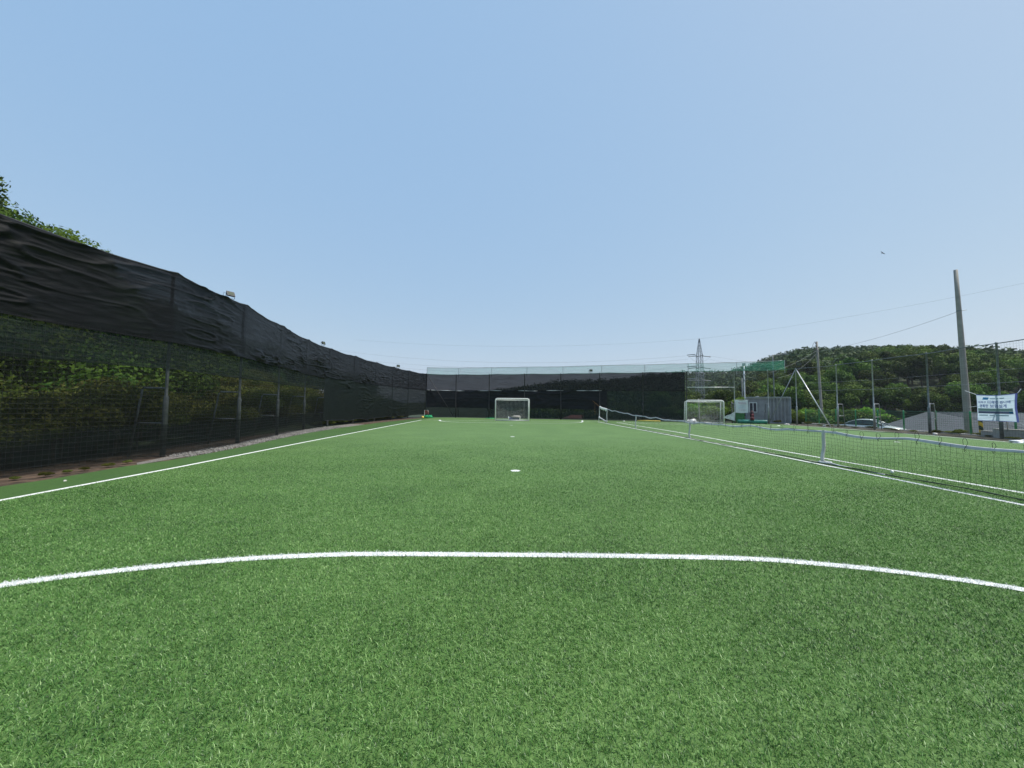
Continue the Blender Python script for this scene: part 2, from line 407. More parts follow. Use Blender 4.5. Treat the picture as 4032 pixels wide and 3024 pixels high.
# ---- turf pile: real fibres where the eye can tell them apart
def seg_dist(P2, pts):
    d = np.full(len(P2), 9.0)
    for a, b_ in zip(pts[:-1], pts[1:]):
        a = np.array(a); b_ = np.array(b_); ab = b_ - a; L2 = ab @ ab
        if L2 == 0: continue
        t = np.clip(((P2 - a) @ ab) / L2, 0, 1); q = a + t[:, None] * ab
        d = np.minimum(d, np.hypot(*(P2 - q).T))
    return d
V_ = []; T_ = []; W_ = []
for _b in (0,):
    # one population thinning smoothly with distance; each fibre grows wider as the pile gets sparser
    yg = np.linspace(.7, 19, 400)
    dens = 20000 / (1 + (yg / 3.4) ** 1.9) * (1 - sst_(11, 19, yg))
    wd = 2 * (1.45 * yg + 1.2); cdf = np.cumsum(dens * wd); n = int(cdf[-1] * (yg[1] - yg[0])); cdf /= cdf[-1]
    y = np.interp(rng.random(n), cdf, yg)
    x = (rng.random(n) * 2 - 1) * (1.45 * y + 1.2)
    bw = .0023 * (1 + y / 6.5); bl = .025 * (1 - .55 * sst_(4, 15, y))
    keep = (x > -7.05 - np.maximum(y - 8, 0) * .04) & (x < 21)
    # thinner where the pile is worn
    keep &= rng.random(n) < .80 + .2 * vnoise(x * 1.3, y * 1.3, 9)
    x, y, bw, bl = x[keep], y[keep], bw[keep], bl[keep]; n = len(x)
    P2 = np.stack([x, y], 1)
    near = np.full(n, 9.0)
    for ln in LINES: near = np.minimum(near, seg_dist(P2, ln))
    for (sx, sy) in SPOTS: near = np.minimum(near, np.maximum(np.hypot(x - sx, y - sy) - .055, 0))
    white = near < .05 + (rng.random(n) - .5) * .012
    az = rng.random(n) * 2 * math.pi + 0
    # brushed direction changes slowly over the field
    az = az * .75 + (vnoise(x * .8, y * .8, 21) * 6.28) * .25
    ln_ = bl * (.6 + .8 * rng.random(n)); tilt = .35 + .75 * rng.random(n)
    dx = np.cos(az) * np.sin(tilt) * ln_; dy = np.sin(az) * np.sin(tilt) * ln_; dz = np.cos(tilt) * ln_ * .85
    wa = rng.random(n) * 2 * math.pi; wx = np.cos(wa) * bw / 2; wy = np.sin(wa) * bw / 2
    z0 = np.full(n, .003)
    A = np.stack([x - wx, y - wy, z0], 1); B = np.stack([x + wx, y + wy, z0], 1)
    m1 = np.stack([x + dx * .55 + wx, y + dy * .55 + wy, z0 + dz * .75], 1); m2 = np.stack([x + dx * .55 - wx, y + dy * .55 - wy, z0 + dz * .75], 1)
    tip1 = np.stack([x + dx * 1.25 + wx * .3, y + dy * 1.25 + wy * .3, z0 + dz * .95], 1)
    tip2 = np.stack([x + dx * 1.25 - wx * .3, y + dy * 1.25 - wy * .3, z0 + dz * .95], 1)
    V_.append(np.stack([A, B, m1, m2, tip1, tip2], 1).reshape(-1, 3))
    t = np.clip(.10 + .75 * rng.random(n) ** 1.6 + (.32 / (1 + y / 5)) * (vnoise(x * 9, y * 9, 4) - .5) + .20 * (vnoise(x * 1.1, y * 1.6, 14) - .5) + .12 * (vnoise(x * .35 + 9, y * .8, 15) - .5), 0, 1)
    t[rng.random(n) < .02 / (1 + y / 6)] = 1
    T_.append(np.repeat(t, 6)); W_.append(white)
V_ = np.concatenate(V_); T_ = np.concatenate(T_); W_ = np.concatenate(W_); nb = len(W_)
b0 = np.arange(nb)[:, None] * 6
fc = np.concatenate([b0 + np.array([0, 1, 2, 3]), b0 + np.array([3, 2, 4, 5])], 1).reshape(-1, 4)
gr = mesh_np('grass', V_, fc, 4, [M['blade'], M['blade_w']], attr=T_, mi=np.repeat(W_.astype(int), 2))
tag(gr, 'short curled artificial grass fibres of the near pitch', 'grass', kind='stuff')

# ------------------------------------------------------------------ fence building blocks
def path_pt(path, s):
    """point and unit tangent at arc length s (numpy)"""
    P_ = np.array(path, float); seg = np.hypot(*(P_[1:] - P_[:-1]).T); cum = np.concatenate([[0], np.cumsum(seg)])
    x = np.interp(s, cum, P_[:, 0]); y = np.interp(s, cum, P_[:, 1]); return x, y, cum

def drape(name, path, s0, s1, ztop, zbot, mat, parent, off=0.0, amp=.03, ds=.10, dzn=.05, seed=1, fs=.55, fz=5.0, side=1, bay=None):
    """hanging cloth along a path; long wrinkles run along the fence, calmer where it is tied to a post"""
    _, _, cum = path_pt(path, 0)
    ns = max(2, int((s1 - s0) / ds)); s = np.linspace(s0, s1, ns)
    zt = ztop(s) if callable(ztop) else np.full(ns, ztop); zb = zbot(s) if callable(zbot) else np.full(ns, zbot)
    nz_ = max(2, int(np.max(zt - zb) / dzn)); v = np.linspace(0, 1, nz_)
    S, V = np.meshgrid(s, v); Zt = np.broadcast_to(zt, S.shape); Zb = np.broadcast_to(zb, S.shape)
    x, y, _ = path_pt(path, s); e = .05
    xa, ya, _ = path_pt(path, np.clip(s - e, 0, cum[-1])); xb, yb, _ = path_pt(path, np.clip(s + e, 0, cum[-1]))
    tx, ty = xb - xa, yb - ya; l = np.hypot(tx, ty) + 1e-9; nxn, nyn = ty / l * side, -tx / l * side
    a = vnoise(S * fs + .35 * V, (Zb + (Zt - Zb) * V) * fz + .7 * vnoise(S * .35, V * 2, seed + 5), seed)
    a2 = vnoise(S * fs * 2.7, V * 17, seed + 11)
    pat = vnoise(S * .33, V * 2.2, seed + 20)
    b1 = vnoise(S * fs * 1.6 + 7, (Zb + (Zt - Zb) * V) * fz * 2.1 + 2 * vnoise(S * .5, V * 3, seed + 7), seed + 3)
    d = ((1 - np.abs(2 * a - 1)) ** 9 * np.clip(2.8 * pat - .7, .03, 1.7) * .9 + .5 * (1 - np.abs(2 * vnoise(S * fs * 2.6, (Zb + (Zt - Zb) * V) * fz * 2.6 + 3, seed + 9) - 1)) ** 5 * np.clip(2 * pat - .5, .1, 1) + .40 * (1 - np.abs(2 * b1 - 1)) ** 4 * pat) * amp + (a2 - .5) * amp * .12
    if bay is not None:
        pd = np.min(np.abs(S[..., None] - np.array(bay)), -1); d = d * (.25 + .75 * sst(0, .9, pd))
    Z = Zb + (Zt - Zb) * V + (a2 - .5) * .01
    X = x + nxn * (off + d); Y = y + nyn * (off + d)
    ii = np.arange(ns * nz_).reshape(nz_, ns)
    fc = np.stack([ii[:-1, :-1], ii[:-1, 1:], ii[1:, 1:], ii[1:, :-1]], -1).reshape(-1, 4)
    return mesh_np(name, np.stack([X, Y, Z], -1).reshape(-1, 3), fc, 4, mat, parent, smooth=True)

def cord_net(name, path, s0, s1, z0, z1, cell, r, mat, parent, off=0.0, side=1, wob=.01):
    _, _, cum = path_pt(path, 0); m_ = MB()
    def at(s, z, j):
        e = .05; x, y, _ = path_pt(path, s); xa, ya, _ = path_pt(path, max(s - e, 0)); xb, yb, _ = path_pt(path, min(s + e, cum[-1]))
        l = math.hypot(xb - xa, yb - ya) + 1e-9; nn = ((yb - ya) / l * side, -(xb - xa) / l * side)
        return (float(x + nn[0] * off), float(y + nn[1] * off), z + wob * math.sin(s * 2.1 + j))
    knots = [c for c in cum if s0 < c < s1]
    n = int((s1 - s0) / cell)
    for i in range(n + 1):
        s = s0 + i * cell
        m_.tube([at(s, z0, 0), at(s + .01 * math.sin(i * 1.7), z1, 0)], r, 3, cap=False)
    for j in range(int((z1 - z0) / cell) + 1):
        z = z0 + j * cell
        ss = sorted(set(list(np.arange(s0, s1, 1.0)) + knots + [s1]))
        m_.tube([at(s, z, j) for s in ss], r, 3, cap=False)
    return m_.build(name, mat, parent)

def brace_frame(base, d, mat, parent, w=.68, h=1.75, rung=.85, splay=.25, r=.024):
    """inverted-U stay standing on the outer side of a post; d = unit direction away from the pitch"""
    b = Vector((base[0], base[1], 0)); d = Vector((d[0], d[1], 0)).normalized()
    m_ = MB(); p = b + d * .06
    m_.tube([p + Vector((0, 0, h * .02)), p + Vector((0, 0, h - .04)), p + d * .05 + Vector((0, 0, h)), b + d * (w - .05) + Vector((0, 0, h)), b + d * w + Vector((0, 0, h - .05)), b + d * (w + splay) + Vector((0, 0, -.02))], r, 8)
    t = 1 - rung / h
    m_.tube([p + Vector((0, 0, rung)), b + d * (w + splay * t) + Vector((0, 0, rung))], r * .85, 8)
    return m_.build('brace_frame', mat, parent, smooth=True)

def fence_post(x, y, h, mat, parent, sleeve=1.5, r=.036, lean=0, z0=-.05):
    m_ = MB()
    m_.lathe([(r * 1.65, z0), (r * 1.65, sleeve), (r * 1.25, sleeve + .05), (r, sleeve + .07), (r, h - .04), (r * 1.35, h - .03), (r * 1.35, h + .03), (r * .6, h + .06)], (x, y, 0), 12)
    return m_.build('post', mat, parent, smooth=True)

FH = 4.72
# ------------------------------------------------------------------ left fence
LP = [(-9.7, 2.2), (-9.28, 6.1), (-8.86, 9.89), (-9.22, 13.07), (-10.11, 16.7), (-10.85, 20.2), (-11.15, 23.4), (-11.1, 27.0), (-11.0, 30.97), (-10.75, 34.6), (-10.3, 38.2), (-9.35, 41.9)]
lf = empty('netting_fence', (-8.8, 9.9, 0), label='tall black shade-cloth fence on steel posts running along the left touchline', cat='fence')
def rel(o, root):
    return o
def P(o): return o
lfi = Matrix.Translation(-Vector(lf.location))
def under(o, root):
    """keep world placement while parented to a moved root"""
    o.matrix_parent_inverse = Matrix.Translation(-Vector(root.location)) @ Matrix.Identity(4)
    return o
_, _, LC = path_pt(LP, 0); LT = LC[-1]
for i, (x, y) in enumerate(LP):
    a = LP[max(i - 1, 0)]; c = LP[min(i + 1, len(LP) - 1)]; t = Vector((c[0] - a[0], c[1] - a[1], 0)).normalized(); nrm = Vector((-t.y, t.x, 0))
    under(fence_post(x + nrm.x * .05, y + nrm.y * .05, FH, M['galv_dark'], lf), lf)
    if 1 <= i <= 10: under(brace_frame((x, y), (nrm.x, nrm.y), M['galv_dark'], lf), lf)
def l_top(s):
    pd = np.min(np.abs(np.asarray(s)[..., None] - LC), -1)
    return FH + .05 - .05 * sst(0, .35, pd) - .05 * sst(0, 2.0, pd) + .025 * (vnoise(np.asarray(s) * 2.2, 0 * np.asarray(s), 2) - .5)
def wav(z, a, f, seed): return lambda s: z + a * (vnoise(np.asarray(s) * f, 0 * np.asarray(s) + .3, seed) - .5) * 2
s_seam = LC[5] + 2.3
under(drape('upper_cloth', LP, 0, LT, l_top, wav(2.93, .04, .9, 31), M['cloth_up'], lf, off=.05, amp=.078, ds=.06, dzn=.022, seed=3, fs=.9, fz=4.4, bay=LC), lf)
under(drape('middle_cloth', LP, 0, s_seam, 3.0, wav(2.22, .04, .5, 33), M['cloth_mid'], lf, off=.02, amp=.015, ds=.15, dzn=.1, seed=5, bay=LC), lf)
under(drape('lower_cloth', LP, 0, s_seam, 2.3, wav(.05, .03, .5, 35), M['cloth_low'], lf, off=.01, amp=.03, ds=.12, dzn=.08, seed=8, bay=LC), lf)
under(drape('hem_cloth', LP, 0, s_seam, wav(.82, .06, .4, 37), wav(.035, .03, .5, 35), M['cloth_hem'], lf, off=.02, amp=.02, ds=.10, dzn=.05, seed=10, bay=LC), lf)
under(drape('dense_cloth', LP, s_seam, LT, 3.02, wav(.30, .10, .7, 41), M['cloth_dark'], lf, off=.03, amp=.05, ds=.10, dzn=.05, seed=12, bay=LC), lf)
under(cord_net('cord_net', LP, 0, s_seam, .05, 3.0, .10, .0024, M['strand'], lf, off=.09), lf)
m_ = MB()
ss = np.arange(0, LT, .25); tp = l_top(ss); xx, yy, _ = path_pt(LP, ss)
m_.tube([(float(a) + .05, float(b_), float(c)) for a, b_, c in zip(xx, yy, tp)], .022, 6)
under(m_.build('top_cable', M['black'], lf, smooth=True), lf)
m_ = MB(); s2 = np.arange(s_seam + .2, LT - .3, .2); xx, yy, _ = path_pt(LP, s2); zb = wav(.30, .10, .7, 41)(s2)
m_.tube([(float(a) + .07, float(b_), float(c)) for a, b_, c in zip(xx, yy, zb)], .012, 5)
under(m_.build('hem_edge', M['black'], lf), lf)

# ------------------------------------------------------------------ far fence
FP = [(-9.35, 41.9), (-6.15, 42.3), (-2.46, 41.6), (1.32, 40.5), (5.05, 39.8), (8.75, 38.4), (12.72, 37.4), (16.36, 36.1), (20.17, 34.8), (22.56, 33.8), (23.96, 32.3)]
_, _, FC = path_pt(FP, 0); FT = FC[-1]
ff = empty('end_fence', (5.05, 39.8, 0), label='tall end fence behind the goals, black cloth bands under a pale green strip', cat='fence')
for i, (x, y) in enumerate(FP[1:-1]):
    dark = i < 7
    under(fence_post(x, y - (.20 if dark else .05), FH - .02, M['black'] if dark else M['galv'], ff, r=.034 if not dark else .038), ff)
    if i in (0, 1, 2, 3, 4, 5, 7, 8): under(brace_frame((x, y), (.25, 1), M['galv_dark'], ff, w=.6), ff)
s_mid = FC[5] + .75; s_up = FC[7] - .05
def f_top(s): return FH + .02 - .05 * np.abs(np.sin(np.asarray(s) * .8))
under(drape('upper_cloth', FP, 0, s_up, f_top, wav(2.93, .04, .5, 51), M['cloth_far'], ff, off=.03, amp=.07, seed=21, ds=.15, dzn=.06, fs=.3, fz=2.2), ff)
under(drape('middle_cloth', FP, 0, s_mid, wav(2.97, .03, .5, 52), wav(1.05, .12, .15, 53), M['cloth_far_dark'], ff, off=.0, amp=.12, seed=23, ds=.15, dzn=.08, fs=.35, fz=1.5), ff)
under(drape('lower_cloth', FP, 0, s_up, 3.0, .03, M['cloth_far_low'], ff, off=-.05, amp=.03, seed=25, ds=.3, dzn=.2), ff)
def topnet_top(s): return 5.45 + .08 * np.asarray(s) / FT + .03 * (vnoise(np.asarray(s) * 1.3, 0 * np.asarray(s), 61) - .5)
s_tn = FC[9] + 1.3
under(drape('green_top_net', FP, 0, s_tn, topnet_top, lambda s: f_top(s) + .0, M['green_net'], ff, off=-.03, amp=.05, seed=27, ds=.2, dzn=.1), ff)
m_ = MB()
for s in [0.02] + [c + .25 for c in FC[1:9]] + [s_tn]:
    x, y, _ = path_pt(FP, s); m_ = MB()
    m_.tube([(float(x), float(y), FH - .3), (float(x), float(y), float(topnet_top(s)) + .02)], .022, 6)
    under(m_.build('net_upright', M['galv'], ff), ff)
ss = np.arange(0, s_tn + .01, .4); xx, yy, _ = path_pt(FP, ss)
m_ = MB(); m_.tube([(float(a), float(b_), float(c)) for a, b_, c in zip(xx, yy, topnet_top(ss))], .02, 6)
under(m_.build('top_rail', M['galv'], ff, smooth=True), ff)
ss = np.arange(0, FT + .01, .4); xx, yy, _ = path_pt(FP, ss)
m_ = MB(); m_.tube([(float(a), float(b_) - .06, float(c)) for a, b_, c in zip(xx, yy, f_top(ss))], .022, 6)
under(m_.build('green_cable', pm('green_hem_rope', (.02, .12, .06), .7), ff, smooth=True), ff)
ss = np.arange(0, s_mid, .3); xx, yy, _ = path_pt(FP, ss); z_ = wav(2.93, .04, .5, 51)(ss)
for (a0, a1) in ((0, 4.4), (5.6, 8.6), (10.2, 12.3), (13.0, 15), (16, 19)):   # the pale hem shows in runs
    q = [(float(a), float(b_) - .12, float(c) + .02) for a, b_, c, s in zip(xx, yy, z_, ss) if a0 <= s <= a1]
    m_ = MB(); m_.tube(q, [.008] + [.022 + .012 * math.sin(k * 1.3) for k in range(len(q) - 2)] + [.008], 6); under(m_.build('cloth_hem', M['hem_rope'], ff, smooth=True), ff)
m_ = MB(); x, y, _ = path_pt(FP, FC[1] - .15)
m_.tube([(-9.3, 41.75, FH - .05), (float(x), float(y) - .1, .02)], .03, 8); under(m_.build('diagonal_stay', M['black'], ff, smooth=True), ff)
m_ = MB(); m_.tube([(16.36, 36.0, 3.26), (20.17, 34.72, 3.24)], .032, 8); under(m_.build('cross_rail', M['alu'], ff, smooth=True), ff)
under(cord_net('cord_net', FP, FC[7], FT, .02, FH, .12, .0018, M['strand'], ff), ff)

# ------------------------------------------------------------------ right fence
RP = [(23.96, 32.3), (24.85, 29.3), (24.7, 26.2), (24.55, 22.6), (24.0, 18.87), (23.7, 15.0), (23.5, 11.0)]
_, _, RC = path_pt(RP, 0); RT = RC[-1]
rf = empty('netting_fence', (24.7, 26.2, 0), label='see-through black cord net fence on tall steel posts along the right touchline', cat='fence')
for i, (x, y) in enumerate(RP):
    under(fence_post(x, y, FH if i else FH + .02, M['galv'] if i < 3 else M['galv_dark'], rf, r=.036 if i < 3 else .042), rf)
    if i: under(brace_frame((x + .03, y), (.68, .35), M['galv'], rf, w=.76), rf)
under(cord_net('cord_net', RP, 0, RT, .03, FH, .12, .0020, M['strand'], rf), rf)
ss = np.arange(0, RT, .5); xx, yy, _ = path_pt(RP, ss)
m_ = MB(); m_.tube([(float(a), float(b_), FH + .03 - .04 * abs(math.sin(s * .8))) for a, b_, s in zip(xx, yy, ss)], .024, 6)
under(m_.build('top_cable', M['galv_dark'], rf, smooth=True), rf)
m_ = MB(); m_.tube([(23.98, 32.25, FH - .05), (24.32, 29.35, .02)], .036, 8); under(m_.build('stay_pole', M['alu'], rf, smooth=True), rf)
m_ = MB(); m_.tube([(23.94, 32.3, FH - .05), (22.7, 34.0, .02)], .030, 8); under(m_.build('stay_pole', M['galv'], rf, smooth=True), rf)
# two thin wires strung across the outside of the net
for zz in (3.5, 2.85):
    m_ = MB(); m_.tube([(24.9, 32, zz), (25.1, 26, zz - .08), (24.9, 20, zz - .05), (24, 12, zz)], .006, 4); under(m_.build('strung_wire', M['galv'], rf), rf)

# ------------------------------------------------------------------ green wire-mesh fence and its kerb outside the pitch
GP = [(28.3, 37.0), (27.74, 34.7), (27.4, 32.5), (27.1, 30.3), (26.75, 28.1), (26.5, 26.0), (26.35, 23.9), (26.0, 21.8), (25.8, 19.7), (25.6, 17.6), (25.5, 15.5)]
gf = empty('wire_mesh_fence', (27.1, 30.3, .1), label='low green welded wire mesh fence on round green posts beside the parking lot', cat='fence')
for i, (x, y) in enumerate(GP):
    m_ = MB(); m_.lathe([(.042, -.02), (.042, 1.30), (.03, 1.335), (.004, 1.35)], (x, y, 0), 12)
    under(m_.build('post', M['green_paint'], gf, smooth=True), gf)
    if i < len(GP) - 1:
        a = Vector((x, y, 0)); b_ = Vector((*GP[i + 1], 0)); n = int((b_ - a).length / .075); m_ = MB()
        for k in range(1, n):
            p = a.lerp(b_, k / n); m_.tube([p + Vector((0, 0, .14)), p + Vector((0, 0, 1.27))], .0026, 3, cap=False)
        for z in np.arange(.15, 1.28, .14): m_.tube([a + Vector((0, 0, z)), b_ + Vector((0, 0, z))], .0035 if z < 1.2 else .008, 4, cap=False)
        under(m_.build('mesh_panel', M['green_wire'], gf), gf)
kp = [(28.2, 37.2)] + [(x - .05, y) for x, y in GP[1:]] + [(25.2, 8)]
m_ = MB(); vs = []
for (x, y) in kp: vs += [(x - .14, y, -.1), (x - .14, y, .035), (x + .14, y, .035), (x + .14, y, -1.4)]
fs = []
for i in range(len(kp) - 1):
    for j in range(3): fs.append((4 * i + j, 4 * i + j + 1, 4 * i + j + 5, 4 * i + j + 4))
m_.add(vs, fs); kerb = m_.build('kerb', M['concrete']); tag(kerb, kind='structure')
# stepped low wall at the right edge
m_ = MB(); m_.box((25.0, 20.15, .12), (.25, .55, .34)); m_.box((25.0, 19.05, .19), (.28, 1.7, .48))
m_.box((25.0, 20.15, .305), (.30, .55, .03)); m_.box((25.0, 19.05, .445), (.33, 1.7, .03))
tag(m_.build('block_wall', M['concrete']), 'low stepped grey concrete wall below the hanging banner', 'wall')

# ------------------------------------------------------------------ floodlights
def floodlight(loc, aim_z, tilt, label, scale=1.0):
    t = empty('floodlight', loc, aim_z, label, 'floodlight', 'floodlights on top of the fences')
    t.scale = (scale,) * 3
    Rm = Matrix.Rotation(tilt, 3, 'X')
    def tb(mb):
        mb.v = [tuple(Rm @ Vector(v) + Vector((0, 0, .26))) for v in mb.v]; return mb
    m_ = MB(); m_.add([(-.19, -.05, -.14), (.19, -.05, -.14), (.19, -.05, .14), (-.19, -.05, .14), (-.17, .04, -.12), (.17, .04, -.12), (.17, .04, .12), (-.17, .04, .12)],
                      [(0, 3, 2, 1), (4, 5, 6, 7), (0, 1, 5, 4), (1, 2, 6, 5), (2, 3, 7, 6), (3, 0, 4, 7)])
    for k in range(7): m_.box((-.15 + .05 * k, .06, 0), (.008, .05, .22))
    h = tb(m_).build('housing', M['black'], t)
    m_ = MB(); m_.box((0, -.054, 0), (.24, .008, .17)); tb(m_).build('lens', M['glass_lens'], t)
    m_ = MB(); m_.tube([(-.205, 0, .26), (-.205, 0, .05), (-.19, 0, .02), (.19, 0, .02), (.205, 0, .05), (.205, 0, .26)], .012, 6)
    m_.tube([(0, 0, .02), (0, 0, -.14)], .018, 6); m_.build('bracket', M['black'], t)
    m_ = MB(); m_.tube([(-.12, .06, .26), (-.28, .08, .30), (-.31, .06, .16), (-.24, .03, .03), (-.1, .02, -.04)], .007, 5); m_.build('power_cable', M['black'], t)
    return t
floodlight((-9.3, 12.45, 4.80), R(62), R(-30), 'large black floodlight on the left fence, nearest to the camera', .62)
floodlight((-11.12, 22.4, 4.78), R(75), R(-18), 'small black floodlight halfway along the left fence top', .62)
floodlight((-10.62, 35.6, 4.76), R(38), R(-5), 'tiny black floodlight at the far end of the left fence top', .75)
floodlight((7.95, 38.6, 4.78), R(0), R(-5), 'black floodlight on top of the end fence above the tennis net end', .8)
floodlight((24.15, 32.2, 4.86), R(-25), R(-4), 'black floodlight on the corner post with white diagonal stays')

# ------------------------------------------------------------------ goals
def goal(loc, rz, label):
    t = empty('football_goal', loc, rz, label, 'goal', 'white football goals')
    W, H, dt, db = 1.53, 2.0, .75, 1.05
    m_ = MB(); m_.tube([(-W, 0, 0), (-W, 0, H - .16), (-W + .05, 0, H - .05), (-W + .16, 0, H), (W - .16, 0, H), (W - .05, 0, H - .05), (W, 0, H - .16), (W, 0, 0)], .042, 12)
    m_.build('front_frame', M['white_paint'], t, smooth=True)
    m_ = MB(); m_.tube([(-W, .02, H - .06), (-W + .02, dt, H - .12), (W - .02, dt, H - .12), (W, .02, H - .06)], .026, 8); m_.build('top_rail', M['white_paint'], t, smooth=True)
    for s in (-1, 1):
        m_ = MB(); m_.tube([(s * (W - .02), dt, H - .12), (s * (W - .02), db, .03)], .024, 8); m_.build('rear_post', M['white_paint'], t, smooth=True)
        m_ = MB(); m_.tube([(s * W, .03, .03), (s * (W - .02), db, .03)], .026, 8); m_.build('ground_rail', M['white_paint'], t, smooth=True)
    m_ = MB(); m_.tube([(-W, db, .03), (W, db, .03)], .026, 8); m_.build('ground_rail', M['white_paint'], t, smooth=True)
    m_ = MB(); m_.tube([(-W + .04, 0, .03), (W - .04, 0, .03)], .03, 8); m_.build('front_sill', M['galv'], t, smooth=True)
    m_ = MB(); cell = .12; nr = 16; nc = int(2 * W / cell)
    def back(u, v):                       # u across, v 0..1 from crossbar down the back
        if v < .22: y_, z_ = dt * v / .22, H - .03 - .10 * v / .22
        else:
            q = (v - .22) / .78; y_, z_ = dt + (db - dt) * q, (H - .13) * (1 - q) + .03
        sag = .10 * math.sin(math.pi * (u + W) / (2 * W)) * math.sin(math.pi * min(1, v))
        return (u, y_ - sag * .6, z_ - sag * .55)
    for i in range(nc + 1):
        u = -W + 2 * W * i / nc; m_.tube([back(u, v / 14) for v in range(15)], .0046, 3, cap=False)
    for j in range(22):
        v = j / 21; m_.tube([back(-W + 2 * W * k / 12, v) for k in range(13)], .0046, 3, cap=False)
    for s in (-1, 1):
        for j in range(1, 17):
            z_ = H * j / 17; d_ = dt + (db - dt) * (1 - z_ / H); m_.tube([(s * W, 0, z_), (s * (W - .01), d_ * .5, z_ - .04), (s * (W - .02), d_, z_)], .0046, 3, cap=False)
        for j in range(1, 8): m_.tube([(s * W, dt * j / 8, H - .08), (s * W, db * j / 8, .04)], .0046, 3, cap=False)
    m_.build('net', M['white_cord'], t)
    return t
goal((.05, 34.85, .008), R(1), 'white football goal at the far end of the near pitch, in front of black cloth')
goal((17.1, 34.0, .008), R(-12), 'white football goal on the right pitch, beside the green roll')

# ------------------------------------------------------------------ net dividing the two pitches
NX = lambda y: 8.02 + .0 * y
def net_top(y):
    return float(np.interp(y, [0, 6, 10, 17, 20, 25, 32.3, 35.1], [.82, .80, .84, .76, .78, .87, 1.17, 1.37])) - .035 * abs(math.sin((y - 1.0) * math.pi / 1.7)) - .02 * math.sin(y * 2.3)
def net_bot(y): return .06 + .02 * math.sin(y * 1.3)
tn = empty('tennis_net', (8.02, 10, 0), label='long sagging tennis net with white top tape dividing the two pitches', cat='net')
m_ = MB(); cell = .088; y = 2.2
while y < 35.1:
    zt, zb = net_top(y), net_bot(y); ph = y * 5.1
    m_.tube([(NX(y) + .012 * math.sin(ph), y, zt - .02), (NX(y) + .02 * math.sin(ph * 1.7), y + .012 * math.sin(ph * 2.3), (zt * .6 + zb * .4)), (NX(y) - .02 * math.sin(ph), y + .015 * math.sin(ph * 1.1), zt * .25 + zb * .75), (NX(y), y, zb)], .0017, 3, cap=False)
    y += cell
for j in range(0, 9):
    m_.tube([(NX(k) + .01 * math.sin(k * 9 + j), k, net_bot(k) + (net_top(k) - net_bot(k)) * j / 9 + .008 * math.sin(k * 7 + j * 2)) for k in np.arange(2.2, 35.1, .3)], .0019, 3, cap=False)
under(m_.build('mesh', M['net_cord'], tn), tn)
m_ = MB(); vs = []; fs = []; ys_ = np.arange(2.2, 35.15, .12)
for y in ys_:
    zt = net_top(y); w_ = .048; o_ = .008 * math.sin(y * 3.7)
    vs += [(NX(y) + .016 + o_, y, zt - w_), (NX(y) + .012 + o_, y, zt - .006), (NX(y) + o_, y, zt + .004), (NX(y) - .012 + o_, y, zt - .006), (NX(y) - .018 + o_, y, zt - w_ - .01 * math.sin(y * 2.9))]
for i in range(len(ys_) - 1):
    for j in range(4): fs.append((5 * i + j, 5 * i + j + 1, 5 * i + j + 6, 5 * i + j + 5))
m_.add(vs, fs); under(m_.build('top_tape', M['tape'], tn, smooth=True), tn)
m_ = MB(); m_.tube([(NX(y), y, float(np.interp(y, [0, 6, 10, 17, 25, 32.3, 35.1], [.93, .92, .86, .80, .90, 1.2, 1.38])) + (.02 if y < 9.5 else -.03)) for y in np.arange(2.2, 35.2, .5)], .004, 4)
under(m_.build('carrier_cable', M['black'], tn), tn)
m_ = MB()
m_.tube([(.0, 0, .11), (0, .035, .13), (0, .06, .09), (0, .055, .02), (0.01, .05, -.06), (0.012, .02, -.10)], .004, 4)
m_.tube([(.0, 0, .11), (0, -.02, .04), (-.02, .0, -.02), (-.02, .03, -.07), (-.015, .015, -.12)], .004, 4)
tie = under(m_.build('tie', M['black'], tn), tn)
tp = [(4.0 + .40 * k) for k in range(15)] + [10.4 + .5 * k for k in range(14)] + [17.8 + .8 * k for k in range(9)]
tie.location = (NX(tp[0]), tp[0], net_top(tp[0]))
for y in tp[1:]:
    c = tie.copy(); C.objects.link(c); c.location = (NX(y), y, net_top(y)); c.rotation_euler = (0, 0, random.uniform(-.4, .4)); c.scale = (1, 1, random.uniform(.7, 1.1))
for (y, w_) in ((9.9, .036), (17.3, .038), (24.8, .04), (32.3, .04), (35.1, .05)):
    m_ = MB(); zt = net_top(y) + .01; n = 9
    vs = []; fs = []
    for k in range(n):
        z = zt * (1 - k / (n - 1)) + .03 * k / (n - 1); o_ = .03 * math.sin(k * 1.1 + y) * k / n - .05 * k / n
        vs += [(NX(y) - .02 + o_, y - w_, z), (NX(y) - .035 + o_, y, z), (NX(y) - .02 + o_, y + w_, z), (NX(y) + .02 + o_, y + w_, z), (NX(y) + .02 + o_, y - w_, z)]
    for k in range(n - 1):
        for j in range(5): fs.append((5 * k + j, 5 * k + (j + 1) % 5, 5 * k + 5 + (j + 1) % 5, 5 * k + 5 + j))
    m_.add(vs, fs); under(m_.build('centre_strap', M['tape'], tn, smooth=True), tn)
m_ = MB(); m_.tube([(7.97 + .03 * math.sin(y * 2.3) + .05 * math.sin(y * .4), y, .022) for y in np.arange(9.0, 24, .15)], .010, 5)
under(m_.build('ground_rope', M['rope'], tn, smooth=True), tn)
m_ = MB(); m_.tube([(NX(y) - .12 + .05 * math.sin(y * 1.1), y, .028 + .008 * math.sin(y * 3)) for y in np.arange(2.2, 32.5, .25)], [.006 + .007 * abs(math.sin(k)) for k in range(len(np.arange(2.2, 32.5, .25)))], 6)
under(m_.build('bottom_edge', M['net_cord'], tn, smooth=True), tn)
m_ = MB(); q = [(NX(9.9) - .07 + .10 * math.cos(a), 9.80 + .16 * math.sin(a), .03 + .012 * (a / 6)) for a in np.arange(0, 14, .5)]
